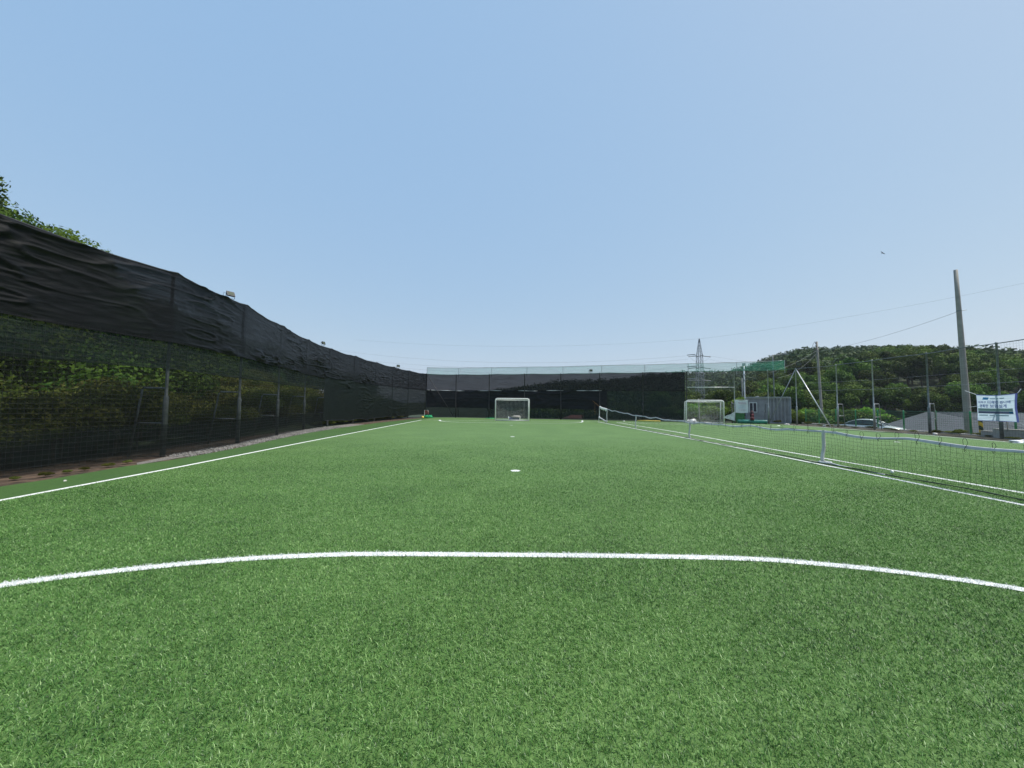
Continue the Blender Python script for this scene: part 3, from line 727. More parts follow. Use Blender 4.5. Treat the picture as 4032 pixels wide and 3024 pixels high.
m_.tube(q + [(7.9, 9.3, .03), (7.95, 8.8, .02), (7.9, 8.2, .015)], .016, 6); under(m_.build('rope_coil', M['white_cord'], tn, smooth=True), tn)
# bunched white tape at the far end
for k in range(9):
    y = 32.4 + k * .30; m_ = MB(); zt = net_top(y); hgt = .13 + .07 * math.sin(k * 2.2)
    m_.tube([(NX(y), y, zt + .04), (NX(y) - .03, y + .05, zt - hgt * .5), (NX(y), y, zt - hgt)], [.05, .075, .035], 6); under(m_.build('tape_bunch', M['white_paint'], tn, smooth=True), tn)
m_ = MB(); m_.tube([(NX(32.3), 32.3, .12), (NX(33) - .05, 33, .16), (NX(34), 34, .26), (NX(35) - .06, 35, .36), (NX(35.1), 35.15, .5)], [.03, .06, .05, .08, .03], 6); under(m_.build('tape_bunch', M['tape'], tn, smooth=True), tn)
m_ = MB(); m_.tube([(8.0, 35.1, 1.36), (8.05, 38.2, 1.95)], .007, 5); m_.tube([(8.05, 37.2, 1.75), (8.05, 37.2, 1.2), (8.07, 37.2, .55)], .005, 5)
under(m_.build('guy_rope', pm('orange_rope', (.32, .16, .04), .8), tn), tn)

# ------------------------------------------------------------------ small things about the field
def blob(name, mat, rad, loc, parent=None, seed=0, flat=1.0, rough=.3, n=24, freq=2.5, label=None, cat=None, group=None):
    bm = bmesh.new(); bmesh.ops.create_icosphere(bm, subdivisions=3, radius=1.0)
    for v in bm.verts:
        c = v.co; k = 1 + rough * (float(vnoise(c.x * freq + seed, c.y * freq + c.z * 1.7 * freq, seed)) - .5) * 2
        v.co = Vector((c.x * rad[0] * k, c.y * rad[1] * k, max(c.z, -.35) * rad[2] * k + rad[2] * .35))
    me = bpy.data.meshes.new(name); bm.to_mesh(me); bm.free()
    o = link(name, me, mat, parent, smooth=True); o.location = loc
    return tag(o, label, cat, group)
M['green_tarp'] = pm('green_tarp', (.01, .30, .11), .5, var=.3, scale=8)
blob('tarpaulin', M['green_tarp'], (.50, .35, .22), (-8.75, 40.4, .0), seed=3, rough=.7, freq=3.5, label='crumpled bright green tarpaulin heaped in the far left corner', cat='tarpaulin')
blob('ball', pm('yellow_rubber', (.75, .55, .10), .5), (.14, .14, .14), (-9.25, 40.0, .01), rough=.03, label='yellow ball beside the green tarpaulin in the corner', cat='ball')
cb = empty('plastic_crate', (-9.05, 40.9, .38), label='small red and white crate standing behind the green tarpaulin', cat='crate')
m_ = MB(); m_.box((0, 0, .02), (.36, .3, .03)); [m_.box((sx * .17, 0, .2), (.02, .3, .36)) for sx in (-1, 1)]; [m_.box((0, sy * .14, .2), (.36, .02, .36)) for sy in (-1, 1)]
m_.build('crate_body', pm('faded_red_plastic', (.30, .07, .05), .5), cb)
m_ = MB(); m_.tube([(-.19, -.16, -.38), (-.19, -.16, .40), (.19, -.16, .40), (.19, -.16, .20)], .022, 6); m_.build('white_rim', M['white_paint'], cb)
m_ = MB(); [m_.box((sx * .15, sy * .12, -.18), (.03, .03, .38)) for sx in (-1, 1) for sy in (-1, 1)]; m_.build('leg', M['galv_dark'], cb)
rl = empty('line_roller', (.25, 36.9, .0), label='blue turf roller with white end discs lying inside the near goal', cat='roller')
m_ = MB(); m_.lathe([(.02, -.5), (.11, -.5), (.11, .5), (.02, .5)], (0, 0, .14), 16, 'X'); m_.build('drum', pm('blue_vinyl', (.02, .045, .13), .4), rl, smooth=False)
for s in (-1, 1):
    m_ = MB(); m_.lathe([(.02, s * .52 - .03), (.15, s * .52 - .03), (.15, s * .52 + .03), (.02, s * .52 + .03)], (0, 0, .15), 16, 'X'); m_.build('end_disc', M['white_paint'], rl)
    m_ = MB(); m_.tube([(s * .56, 0, .15), (s * .56, 0, .34)], .04, 8); m_.build('handle', M['white_paint'], rl)
blob('sack', pm('grey_sack', (.30, .28, .26), .8), (.40, .2, .15), (.42, 36.85, .24), seed=8, rough=.35, label='grey beige sack lying on top of the blue roller in the goal', cat='sack')
blob('green_sheet', M['green_tarp'], (.55, .25, .05), (-2.2, 40.2, .0), seed=12, rough=.3, label='flat green sheet on the turf left of the near goal', cat='sheet')
m_ = MB(); m_.tube([(12.0, 36.75, .06), (12.8, 36.5, .07), (14.0, 36.2, .06)], [.05, .06, .05], 8)
tag(m_.build('foam_pipe', pm('yellow_foam', (.62, .48, .10), .7), smooth=True), 'long yellow pipe lying at the foot of the end fence', 'pipe')
blob('carrier_bag', M['white_paint'], (.50, .22, .17), (16.65, 35.9, .0), seed=5, rough=.9, freq=3.2, label='white crumpled bag behind the left post of the right goal', cat='bag')
def cone(loc, label, s=1.0):
    m_ = MB(); m_.lathe([(.11 * s, 0), (.105 * s, .012), (.045 * s, .05), (.03 * s, .055)], (0, 0, 0), 16)
    o = m_.build('marker_disc', M['white_paint'], smooth=True); o.location = loc; tag(o, label, 'marker cone', 'white marker discs')
cone((-6.27, 33.6, .008), 'white marker disc on the left end of the far penalty arc', 1.3)
cone((6.25, 34.0, .008), 'white marker disc on the right end of the far penalty arc')
cone((6.6, 36.0, .006), 'white marker disc behind the goal line near the tennis net end')
cone((10.6, 36.3, .006), 'white marker disc between the tennis net and the end fence')
m_ = MB(); m_.lathe([(.004, 0), (.025, .008), (.033, .033), (.025, .058), (.004, .066)], (0, 0, 0), 14); o = m_.build('ball', M['white_paint'], smooth=True)
o.location = (8.2, 8.34, .02); tag(o, 'tiny white ball beside the tennis net between the two white lines', 'ball')
for i, (x, y, lb) in enumerate(((-7.75, 6.75, 'white pebble on the dark turf strip by the left fence'), (24.1, 29.7, 'white stone at the foot of the white diagonal stay'), (23.75, 21.6, 'white stone at the foot of the fourth right fence post'), (23.3, 32.6, 'pale sack of sand beside the corner post foot'))):
    blob('stone', pm('white_stone_%d' % i, (.6, .58, .54), .8), (.02 + .09 * (i > 0) + .12 * (i == 3), .022 + .078 * (i > 0), .02 + .06 * (i > 0)), (x, y, 0), seed=i + 30, rough=.4, label=lb, cat='stone')
blob('white_sheet', M['white_paint'], (1.0, .35, .12), (22.6, 16.7, 0), seed=44, rough=.5, label='crumpled white sheet on the verge below the bush at right', cat='sheet')

# rolled turf, notice banner and bits hung on the end fence
m_ = MB(); prof = [(.02, -1.1), (.17, -1.1), (.175, -1.05), (.165, -.4), (.178, .1), (.168, .7), (.175, 1.08), (.17, 1.1), (.02, 1.1)]
m_.lathe(prof, (0, 0, .18), 20, 'X'); o = m_.build('turf_roll', pm('teal_sheet', (.01, .17, .13), .4, var=.25, scale=4), smooth=True)
o.location = (21.1, 33.75, 0); o.rotation_euler = (0, 0, R(-22)); tag(o, 'long teal green roll lying on the turf below the notice banner', 'roll')
nb_ = empty('notice_banner', (20.62, 34.45, .93), R(-18), 'small white cloth notice with faint print hung beside the container window', 'banner')
m_ = MB(); vs = []; fs = []
for i in range(9):
    for j in range(9):
        u, v = i / 8, j / 8; vs.append((-.5 + u + .02 * math.sin(v * 5), -.03 * math.sin(u * 7 + v), v * 1.12 + .02 * math.cos(u * math.pi * 2)))
for i in range(8):
    for j in range(8): fs.append((9 * i + j, 9 * i + 9 + j, 9 * i + 10 + j, 9 * i + 1 + j))
m_.add(vs, fs); m_.build('cloth', pm('white_banner_cloth', (.66, .68, .70), .7, var=.06), nb_, smooth=True)
m_ = MB()
for (z, w0, w1, hh, mi) in ((.92, -.28, .30, .05, 0), (.82, -.22, .26, .05, 0), (.66, -.30, .30, .025, 1), (.58, -.30, .2, .025, 1), (.50, -.30, .28, .025, 1), (.42, -.30, .25, .025, 1), (.26, -.2, .22, .04, 0)):
    x = w0
    while x < w1:
        l_ = random.uniform(.04, .11); m_.box((x + l_ / 2, -.045, z), (l_, .004, hh), mi=mi); x += l_ + .02
m_.build('faint_print', [pm('faint_red_print', (.45, .33, .40), .8), pm('faint_blue_print', (.42, .52, .60), .8)], nb_)
m_ = MB(); m_.tube([(-.55, 0, 1.15), (.55, 0, 1.15)], .02, 6); m_.build('top_bar', M['alu'], nb_)
m_ = MB(); m_.add([(19.15, 34.85, .48), (20.0, 34.5, .22), (20.05, 34.5, 1.05), (19.75, 34.62, .80), (19.45, 34.72, .70)], [(0, 1, 2, 3, 4)]); m_.add([(19.15, 34.90, .48), (20.0, 34.56, .22), (20.05, 34.56, 1.05), (19.75, 34.68, .80), (19.45, 34.78, .70)], [(4, 3, 2, 1, 0)])
o = m_.build('hanging_cloth', M['white_cord']); tag(o, 'white triangular rag tied to the fence left of the notice', 'cloth')
m_ = MB(); m_.box((20.6, 34.95, .45), (.85, .04, .9), rz=R(-18)); m_.box((20.95, 34.80, .45), (.22, .03, .88), rz=R(-18))
tag(m_.build('green_board', pm('green_board_paint', (.05, .22, .06), .6)), 'green board leaning behind the white notice banner', 'board')
bp_ = empty('backpack', (21.4, 34.25, .55), R(-18), 'dark red and black backpack hanging on the fence below the container window', 'backpack')
m_ = MB(); m_.lathe([(.05, 0), (.14, .03), (.17, .2), (.16, .42), (.11, .56), (.04, .6)], (0, 0, 0), 14); m_.build('bag_body', pm('black_red_nylon', (.045, .012, .016), .6, var=.6, scale=9), bp_, smooth=True)
m_ = MB(); m_.lathe([(.03, 0), (.09, .02), (.10, .15), (.07, .24)], (0, -.14, .06), 12); m_.build('front_pocket', pm('dark_red_nylon', (.16, .02, .03), .6), bp_, smooth=True)
m_ = MB(); m_.tube([(-.08, 0, .55), (-.05, -.02, .72), (0, 0, .8), (.05, -.02, .72), (.08, 0, .55)], .014, 6); m_.build('strap', M['black'], bp_)
cn = MB(); cn.lathe([(.14, 0), (.15, .02), (.16, .2), (.11, .26), (.03, .28)], (0, 0, 0), 14); o = cn.build('cushion', pm('dark_red_cloth', (.10, .015, .02), .8), smooth=True)
o.location = (21.05, 33.65, .33); tag(o, 'small dark red cap resting on the teal roll', 'cap')

# ------------------------------------------------------------------ banner with writing
bn = empty('banner', (23.75, 18.95, 1.0), label='blue bordered white advertising banner with Korean lettering tied to the right fence', cat='banner')
BW, BH = 1.62, 1.33
A0 = Vector((23.88, 19.72, 0)); A1 = Vector((23.86, 18.08, 0))
bt = (A1 - A0).normalized(); bnrm = Vector((-1, 0, 0))
def bsurf(u, v, o=0.0):
    """u,v in 0..1 across / up the banner"""
    p = A0.lerp(A1, u + .012 * math.sin(math.pi * v) * (1 if u < .5 else -1) * abs(2 * u - 1) * 1.8)
    z0 = .86 + .015 * math.sin(math.pi * u) - .02 * u; z1 = 2.20 - .05 * math.sin(math.pi * u) + .05 * max(0, u - .6)
    p = p + bnrm * (o + .02 * math.sin(u * 6 + v * 3) * math.sin(math.pi * v) + .012 * math.sin((u + v) * 14) * v * (1 - v))
    return (p.x, p.y, z0 + (z1 - z0) * v)
def bquad(m_, u0, u1, v0, v1, o, mi=0, n=16, skew=0):
    vs = []; fs = []
    for i in range(n + 1):
        for j in range(5):
            vs.append(bsurf(u0 + (u1 - u0) * i / n + skew * j / 4, v0 + (v1 - v0) * j / 4, o))
    for i in range(n):
        for j in range(4): fs.append((5 * i + j, 5 * i + 5 + j, 5 * i + 6 + j, 5 * i + 1 + j))
    m_.add(vs, fs, mi)
def banner_mat(name, col, tr=.35):
    m, N, L = newmat(name); d = N.new('ShaderNodeBsdfDiffuse'); t = N.new('ShaderNodeBsdfTranslucent')
    d.inputs[0].default_value = t.inputs[0].default_value = (*col, 1); mx = N.new('ShaderNodeMixShader'); mx.inputs[0].default_value = tr
    L.new(d.outputs[0], mx.inputs[1]); L.new(t.outputs[0], mx.inputs[2]); o = N.new('ShaderNodeOutputMaterial'); L.new(mx.outputs[0], o.inputs[0]); return m
bm_w = banner_mat('banner_white', (.60, .76, .86), .72); bm_b = banner_mat('banner_blue_border', (.13, .16, .42)); bm_t = banner_mat('banner_letter', (.12, .18, .42), .5); bm_logo = banner_mat('banner_logo_blue', (.05, .25, .50))
bm_g = banner_mat('banner_grey_green', (.20, .30, .28)); bm_n = banner_mat('banner_slate', (.10, .12, .20)); bm_teal = banner_mat('banner_teal', (.02, .16, .30)); bm_f = banner_mat('banner_faint', (.32, .44, .50))
m_ = MB(); bquad(m_, 0, .008, 0, 1, 0, n=2); bquad(m_, .945, 1, 0, 1, 0, n=4); bquad(m_, .008, .945, 0, .022, 0); bquad(m_, .008, .945, .975, 1, 0); m_.build('border', bm_b, None)
ob = C.objects[-1]
ob = [o for o in C.objects if o.name.startswith('border')][-1]; ob.parent = bn; under(ob, bn)
m_ = MB(); bquad(m_, .006, .947, .018, .979, .004); o = m_.build('cloth', bm_w, bn, smooth=True); under(o, bn)
m_ = MB(); bquad(m_, .03, .90, .375, .48, .009, 0); bquad(m_, .03, .90, .285, .37, .009, 1); bquad(m_, .80, .90, .286, .369, .013, 2)
o = m_.build('printed_bands', [bm_g, bm_n, bm_teal], bn); under(o, bn)
m_ = MB(); bquad(m_, .15, .29, .815, .905, .009, skew=.03); o = m_.build('logo_block', bm_logo, bn); under(o, bn)
for (a, b_) in ((.05, .28), (.32, .44), (.47, .78)):
    m_ = MB(); bquad(m_, a, b_, .195, .24, .009); o = m_.build('fine_print', bm_f, bn); under(o, bn)
def banner_text(txt, u0, u1, v0, v1, mat, italic=.0):
    cu = bpy.data.curves.new('t', 'FONT'); cu.body = txt; cu.size = 1.0; cu.offset = .022; cu.resolution_u = 2
    to = bpy.data.objects.new('t', cu); C.objects.link(to); bpy.context.view_layer.update()
    me = bpy.data.meshes.new_from_object(to.evaluated_get(bpy.context.evaluated_depsgraph_get()))
    bpy.data.objects.remove(to); co = np.array([v.co[:] for v in me.vertices])
    if len(co) == 0: return
    lo, hi = co.min(0), co.max(0)
    for v in me.vertices:
        a = (v.co.x - lo[0]) / (hi[0] - lo[0]); b_ = (v.co.y - lo[1]) / (hi[1] - lo[1])
        v.co = bsurf(u0 + (u1 - u0) * a + italic * b_, v0 + (v1 - v0) * b_, .011)
    me.name = 'lettering'; o = link('lettering', me, mat, bn); under(o, bn)
banner_text('대축구', .04, .24, .665, .76, bm_t)
banner_text('미혜민', .27, .54, .66, .785, bm_t, .01)
banner_text('봅니재', .58, .85, .665, .77, bm_t)
banner_text('명확한', .08, .29, .505, .635, bm_t)
banner_text('보험설계', .33, .75, .505, .645, bm_t)
banner_text('보험상담안내', .34, .70, .835, .885, bm_f) if False else None
m_ = MB(); bquad(m_, .34, .48, .84, .88, .009); bquad(m_, .50, .56, .84, .88, .009); bquad(m_, .58, .70, .845, .89, .009); o = m_.build('fine_print', bm_f, bn); under(o, bn)
for (u, v, q) in ((0, 1, (24.0, 20.3, 2.42)), (1, 1, (24.0, 18.05, 2.42)), (1, 0, (24.0, 17.85, .60)), (0, .55, (24.0, 20.15, 1.55))):
    m_ = MB(); m_.tube([bsurf(u, v), q], .014, 5); o = m_.build('tie_cord', M['white_cord'], bn); under(o, bn)

# ------------------------------------------------------------------ container cabin
a, b_ = Vector((22.95, 37.6, 0)), Vector((25.75, 35.5, 0)); cw = (b_ - a).length; ang = math.atan2(b_.y - a.y, b_.x - a.x)
ct = empty('container_cabin', (a.x, a.y, -.06), ang, 'grey corrugated steel container cabin with a window behind the far right corner', 'cabin')
M['grey_steel'] = pm('grey_blue_steel', (.285, .285, .29), .5, var=.12, scale=2)
M['grey_rail'] = pm('grey_rail', (.24, .27, .30), .5, var=.1)
HC, DC = 2.5, 5.0
m_ = MB(); prof = [(0, 0)]; x = .06
while x < cw * .50: prof += [(x, 0)]; x += .3
x = cw * .50
while x < cw - .1: prof += [(x, 0), (x + .03, .10), (x + .13, .10), (x + .16, 0)]; x += .28
prof += [(cw, 0)]
vs = [(p[0], p[1], z) for p in prof for z in (.12, HC - .08)]; m_.add(vs, [(2 * i, 2 * i + 2, 2 * i + 3, 2 * i + 1) for i in range(len(prof) - 1)])
sidep = []; y = 0
while y < DC: sidep += [(y, 0), (y + .06, .05), (y + .18, .05), (y + .24, 0)]; y += .36
for X_, sg in ((0, 1), (cw, -1)):
    vs = [(X_ + sg * p[1], p[0], z) for p in sidep for z in (.12, HC - .08)]; m_.add(vs, [(2 * i, 2 * i + 2, 2 * i + 3, 2 * i + 1) for i in range(len(sidep) - 1)])
m_.add([(0, sidep[-1][0], .12), (cw, sidep[-1][0], .12), (cw, sidep[-1][0], HC - .08), (0, sidep[-1][0], HC - .08)], [(0, 1, 2, 3)])
m_.build('wall', M['grey_steel'], ct)
m_ = MB(); m_.box((cw / 2, DC / 2, HC - .03), (cw + .02, DC + .3, .06)); m_.build('roof', M['grey_rail'], ct)
for (cx, w_, nm) in ((cw / 2, cw + .06, 'front'),):
    m_ = MB(); m_.box((cx, -.02, HC - .05), (w_, .10, .12)); m_.build('top_rail', M['alu'], ct)
    m_ = MB(); m_.box((cx, -.02, .06), (w_, .10, .13)); m_.build('bottom_rail', M['grey_rail'], ct)
for x in (0.0, cw):
    m_ = MB(); m_.box((x, -.02, HC / 2), (.11, .12, HC - .22)); m_.build('corner_post', M['grey_rail'], ct)
m_ = MB(); m_.box((1.30, -.035, 1.15), (.52, .05, 2.0)); d_ = m_.build('door', M['grey_steel'], ct)
m_ = MB(); m_.tube([(1.48, -.07, 1.05), (1.48, -.11, 1.08), (1.48, -.11, 1.2), (1.48, -.07, 1.22)], .012, 5); h_ = m_.build('handle', M['alu'], d_)
m_ = MB()
for (x0, z0, sx_, sz_) in ((.58, 1.95, .66, .07), (.58, 1.05, .66, .07), (.28, 1.5, .06, .9), (.88, 1.5, .06, .9), (.58, 1.5, .05, .9)): m_.box((x0, -.05, z0), (sx_, .05, sz_))
wf = m_.build('window', M['white_paint'], ct)
m_ = MB(); m_.box((.58, -.035, 1.5), (.56, .01, .84)); m_.build('pane', pm('dark_glass', (.03, .035, .05), .08, var=.05), wf)
# air outlet and coil on the roof
m_ = MB(); m_.tube([(.9 + .12 * math.cos(t_), .4 + .12 * math.sin(t_), HC + .03 + t_ * .004) for t_ in np.arange(0, 16, .5)], .018, 6); o = m_.build('hose_coil', M['galv'], None)
o.matrix_world = Matrix.Translation((a.x, a.y, -.06)) @ Matrix.Rotation(ang, 4, 'Z'); tag(o, 'coiled grey hose lying on the container roof', 'hose')

# ------------------------------------------------------------------ poles
def pole(name, base, top, r0, r1, mat, label, cat, group=None):
    t = empty(name, base, label=label, cat=cat, group=group); m_ = MB(); v = Vector(top) - Vector(base)
    m_.tube([v * k / 6 for k in range(7)], [r0 + (r1 - r0) * k / 6 for k in range(7)], 20); m_.build('shaft', mat, t, smooth=True); return t, v
t, v = pole('utility_pole', (26.75, 22.5, -1.3), (26.45, 22.5, 9.75), .185, .092, M['concrete_pole'], 'tall leaning concrete pole in front of the grey roof, bare top', 'utility pole', 'concrete utility poles')
m_ = MB(); q = v * .775; m_.lathe([(.118, -.03), (.118, .03)], q, 16); m_.tube([q, q + Vector((.35, -.1, .05))], .015, 5); m_.build('clamp_band', M['galv_dark'], t)
t2, v2 = pole('utility_pole', (30.9, 38.2, -1.3), (30.55, 38.2, 8.1), .13, .09, M['concrete_pole'], 'shorter concrete pole with looped cables, behind the white diagonal stay', 'utility pole', 'concrete utility poles')
m_ = MB()
for k, (z, s) in enumerate(((.97, .5), (.93, .42), (.89, .46), (.85, .38))):
    q = v2 * z; m_.tube([q, q + Vector((-s * .6, -.1, .25)), q + Vector((-s, -.1, -.1)), q + Vector((-s * .8, -.1, -.6)), q + Vector((-.1, -.12, -.5))], .016, 5)
m_.build('cable_loops', M['black'], t2)
m_ = MB(); [m_.lathe([(.03, -.05), (.06, -.03), (.035, 0), (.06, .03), (.03, .05)], v2 * z + Vector((-.16, -.08, 0)), 8) for z in (.98, .95, .92)]; m_.build('insulator', pm('brown_porcelain', (.12, .03, .03), .2), t2)
m_ = MB(); [m_.lathe([(.128, -.02), (.128, .02)], v2 * z, 16) for z in (.9, .5, .3)]; m_.build('clamp_band', M['galv_dark'], t2)
# striped guard of the pole's stay
sg = empty('stay_guard', (26.35, 21.6, -1.0), label='yellow and black striped guard tube beside the tall concrete pole', cat='stay guard')
m, N, L = newmat('hazard_stripes'); tc = N.new('ShaderNodeTexCoord'); sp = N.new('ShaderNodeSeparateXYZ'); L.new(tc.outputs['Object'], sp.inputs[0])
ad = N.new('ShaderNodeMath'); ad.operation = 'ADD'; L.new(sp.outputs['Z'], ad.inputs[0]); L.new(sp.outputs['X'], ad.inputs[1])
fr = N.new('ShaderNodeMath'); fr.operation = 'PINGPONG'; fr.inputs[1].default_value = .22; L.new(ad.outputs[0], fr.inputs[0])
gt = N.new('ShaderNodeMath'); gt.operation = 'GREATER_THAN'; gt.inputs[1].default_value = .11; L.new(fr.outputs[0], gt.inputs[0])
mx = N.new('ShaderNodeMix'); mx.data_type = 'RGBA'; mx.inputs[6].default_value = (.02, .02, .02, 1); mx.inputs[7].default_value = (.70, .45, .03, 1); L.new(gt.outputs[0], mx.inputs[0])
b = N.new('ShaderNodeBsdfPrincipled'); L.new(mx.outputs[2], b.inputs['Base Color']); o = N.new('ShaderNodeOutputMaterial'); L.new(b.outputs[0], o.inputs[0])
m_ = MB(); m_.tube([(0, 0, 1.05), (-.06, 0, 2.35)], .085, 12); m_.build('striped_tube', m, sg, smooth=True)
m_ = MB(); m_.tube([(.03, 0, -.2), (0, 0, 1.05)], .06, 10); m_.build('pale_tube', pm('pale_pvc', (.55, .53, .46), .5), sg, smooth=True)
# thin poles near the container
t, v = pole('lamp_pole', (26.1, 43.0, -1.2), (26.1, 43.0, 6.2), .09, .07, M['alu'], 'slim white pole with fittings rising behind the container cabin', 'pole')
m_ = MB(); m_.box((.0, 0, 7.45), (.28, .2, .3)); [m_.lathe([(.13, -.06), (.13, .06)], (0, 0, z), 10) for z in (6.9, 6.3, 5.7)]; m_.build('fitting', M['galv'], t)
m_ = MB(); m_.tube([(-.28, 0, 0), (-.25, 0, 6.0)], .05, 8); m_.build('side_pipe', M['galv_dark'], t, smooth=True)
t, v = pole('street_lamp', (30.5, 44.5, -1.2), (30.4, 44.5, 7.6), .07, .05, M['galv_dark'], 'thin dark street lamp with short arm behind the container roof', 'street lamp')
m_ = MB(); m_.tube([(-.1, 0, 8.75), (.9, -.2, 8.85)], .035, 6); m_.build('arm', M['galv_dark'], t)
m_ = MB(); m_.box((1.2, -.25, 8.85), (.7, .22, .1)); m_.build('lamp_head', M['galv_dark'], t)
t, v = pole('wooden_post', (17.9, 36.6, -.05), (17.8, 36.6, 2.2), .06, .055, pm('grey_wood', (.30, .29, .25), .8), 'grey post standing just right of the right goal', 'post')
t, v = pole('wooden_post', (20.45, 35.6, -.05), (20.4, 35.6, 1.95), .05, .045, pm('dark_wood', (.2, .19, .17), .8), 'thin dark post just left of the white notice banner', 'post')

# ------------------------------------------------------------------ pylon and overhead lines
PS = .5
py = empty('pylon', (98.2 * PS, 200 * PS, EYE + (-9 - EYE) * PS), label='grey lattice electricity pylon on the skyline behind the right goal', cat='pylon')
M['pylon'] = pm('pylon_steel', (.20, .22, .24), .6, metal=.2)
def hw(z): return float(np.interp(z, [0, 15, 31, 37.2, 46.4], [2.6, 1.6, 1.25, 1.15, .12]))
m_ = MB(); lv = [0, 5, 10, 15, 19, 23, 27, 31, 34, 37.2, 40, 43, 46.4]
for sx in (-1, 1):
    for sy in (-1, 1): m_.tube([(sx * hw(z), sy * hw(z), z) for z in lv], .13, 4)
for z0, z1 in zip(lv[:-1], lv[1:]):
    for (p, q) in (((-1, -1), (1, -1)), ((1, -1), (1, 1)), ((1, 1), (-1, 1)), ((-1, 1), (-1, -1))):
        h0, h1 = hw(z0), hw(z1)
        m_.tube([(p[0] * h0, p[1] * h0, z0), (q[0] * h1, q[1] * h1, z1)], .06, 3); m_.tube([(q[0] * h0, q[1] * h0, z0), (p[0] * h1, p[1] * h1, z1)], .06, 3)
        m_.tube([(p[0] * h1, p[1] * h1, z1), (q[0] * h1, q[1] * h1, z1)], .07, 3)
m_.build('lattice_tower', M['pylon'], py)
for z in (31, 37.2, 24.5):
    m_ = MB(); m_.tube([(-2.6, 0, z), (2.6, 0, z)], .14, 4); m_.tube([(0, -3.2, z), (0, 3.2, z)], .14, 4); m_.tube([(-2.4, 0, z), (-1.2, 0, z + 1.2)], .08, 3); m_.tube([(2.4, 0, z), (1.2, 0, z + 1.2)], .08, 3)
    m_.build('cross_arm', M['pylon'], py)
    for (sx, dz) in ((-1, 0), (-1, 1), (1, 0)):
        m_ = MB(); m_.tube([(sx * 2.2, 0, z + dz * .8), (sx * 5.8, 1.5 * dz, z - .3 + dz)], .22, 6)
        m_.tube([(sx * 5.6, 0, z - .3), (sx * 3.6, 0, z - 2.2), (sx * 1.4, 0, z - 2.9)], .04, 3); m_.build('insulator_string', M['pylon'], py)
py.scale = (PS,) * 3
def wire(p0, p1, sag, r, label, name='power_line', n=24, cat='power line', group='overhead power lines'):
    if p0[1] > 100:
        p0, p1 = ((p[0] * PS, p[1] * PS, EYE + (p[2] - EYE) * PS) for p in (p0, p1)); sag *= PS; r *= PS
    p0, p1 = Vector(p0), Vector(p1); o0 = p0.copy()
    r *= .75
    pts = [p0.lerp(p1, k / n) - o0 - Vector((0, 0, sag * 4 * (k / n) * (1 - k / n))) for k in range(n + 1)]
    m_ = MB(); m_.tube(pts, r, 4, cap=False); o = m_.build(name, M['wirem'], None); o.location = o0; tag(o, label, cat, group)
M['wirem'] = pm('aluminium_conductor', (.16, .18, .20), .6)
wire((97.9, 200, 37.3), (-95, 230, 40), 4, .035, 'topmost thin power line leading left from the pylon tip')
wire((98.4, 200, 37.3), (190, 120, 48), 2, .035, 'topmost thin power line leading right from the pylon tip')
for (dz, ox, lb) in ((28.4, -6, 'upper pair'), (22.2, -6, 'lower pair')):
    wire((92.3, 200, dz), (-105, 230, dz + 5), 5.5, .04, 'power line left of the pylon, higher wire of the %s' % lb)
    wire((92.3, 200, dz - 1.9), (-112, 236, dz + 2.2), 6, .04, 'power line left of the pylon, lower wire of the %s' % lb)
    wire((103.5, 200, dz), (240, 260, dz + 2), 3, .04, 'power line right of the pylon, higher wire of the %s' % lb)
    wire((103.5, 200, dz - 1.9), (240, 266, dz - 1), 3, .04, 'power line right of the pylon, lower wire of the %s' % lb)
wire((26.5, 22.5, 7.25), (30.5, 38.2, 7.1), .28, .012, 'thin cable slung from the tall leaning pole to the shorter pole')
wire((30.5, 38.15, 7.2), (23.2, 34.3, 4.6), .2, .012, 'thin cable running from the shorter pole down to the fence corner')
wire((30.4, 38.1, 6.9), (24.6, 35.5, 4.2), .5, .010, 'slack thin cable below the cable to the fence corner')

# bird
bd = MB(); bd.lathe([(.01, -.22), (.05, -.12), (.07, 0), (.05, .12), (.015, .2)], (0, 0, 0), 10, 'X')
bd.add([(-.08, 0, .02), (.10, 0, .02), (.12, .32, .10), (.02, .55, .05)], [(0, 1, 2, 3)]); bd.add([(-.08, 0, .02), (.10, 0, .02), (.12, -.32, .10), (.02, -.55, .05)], [(0, 3, 2, 1)]); bd.add([(-.2, -.02, 0), (-.34, -.07, 0), (-.34, .07, 0), (-.2, .02, 0)], [(0, 1, 2, 3)])
o = bd.build('bird', pm('dark_feathers', (.05, .05, .055), .8)); o.scale = (.7,) * 3; o.location = (59.0, 60, 26.3); o.rotation_euler = (R(75), R(-38), R(-15)); tag(o, 'small dark bird gliding in the open sky at right', 'bird')

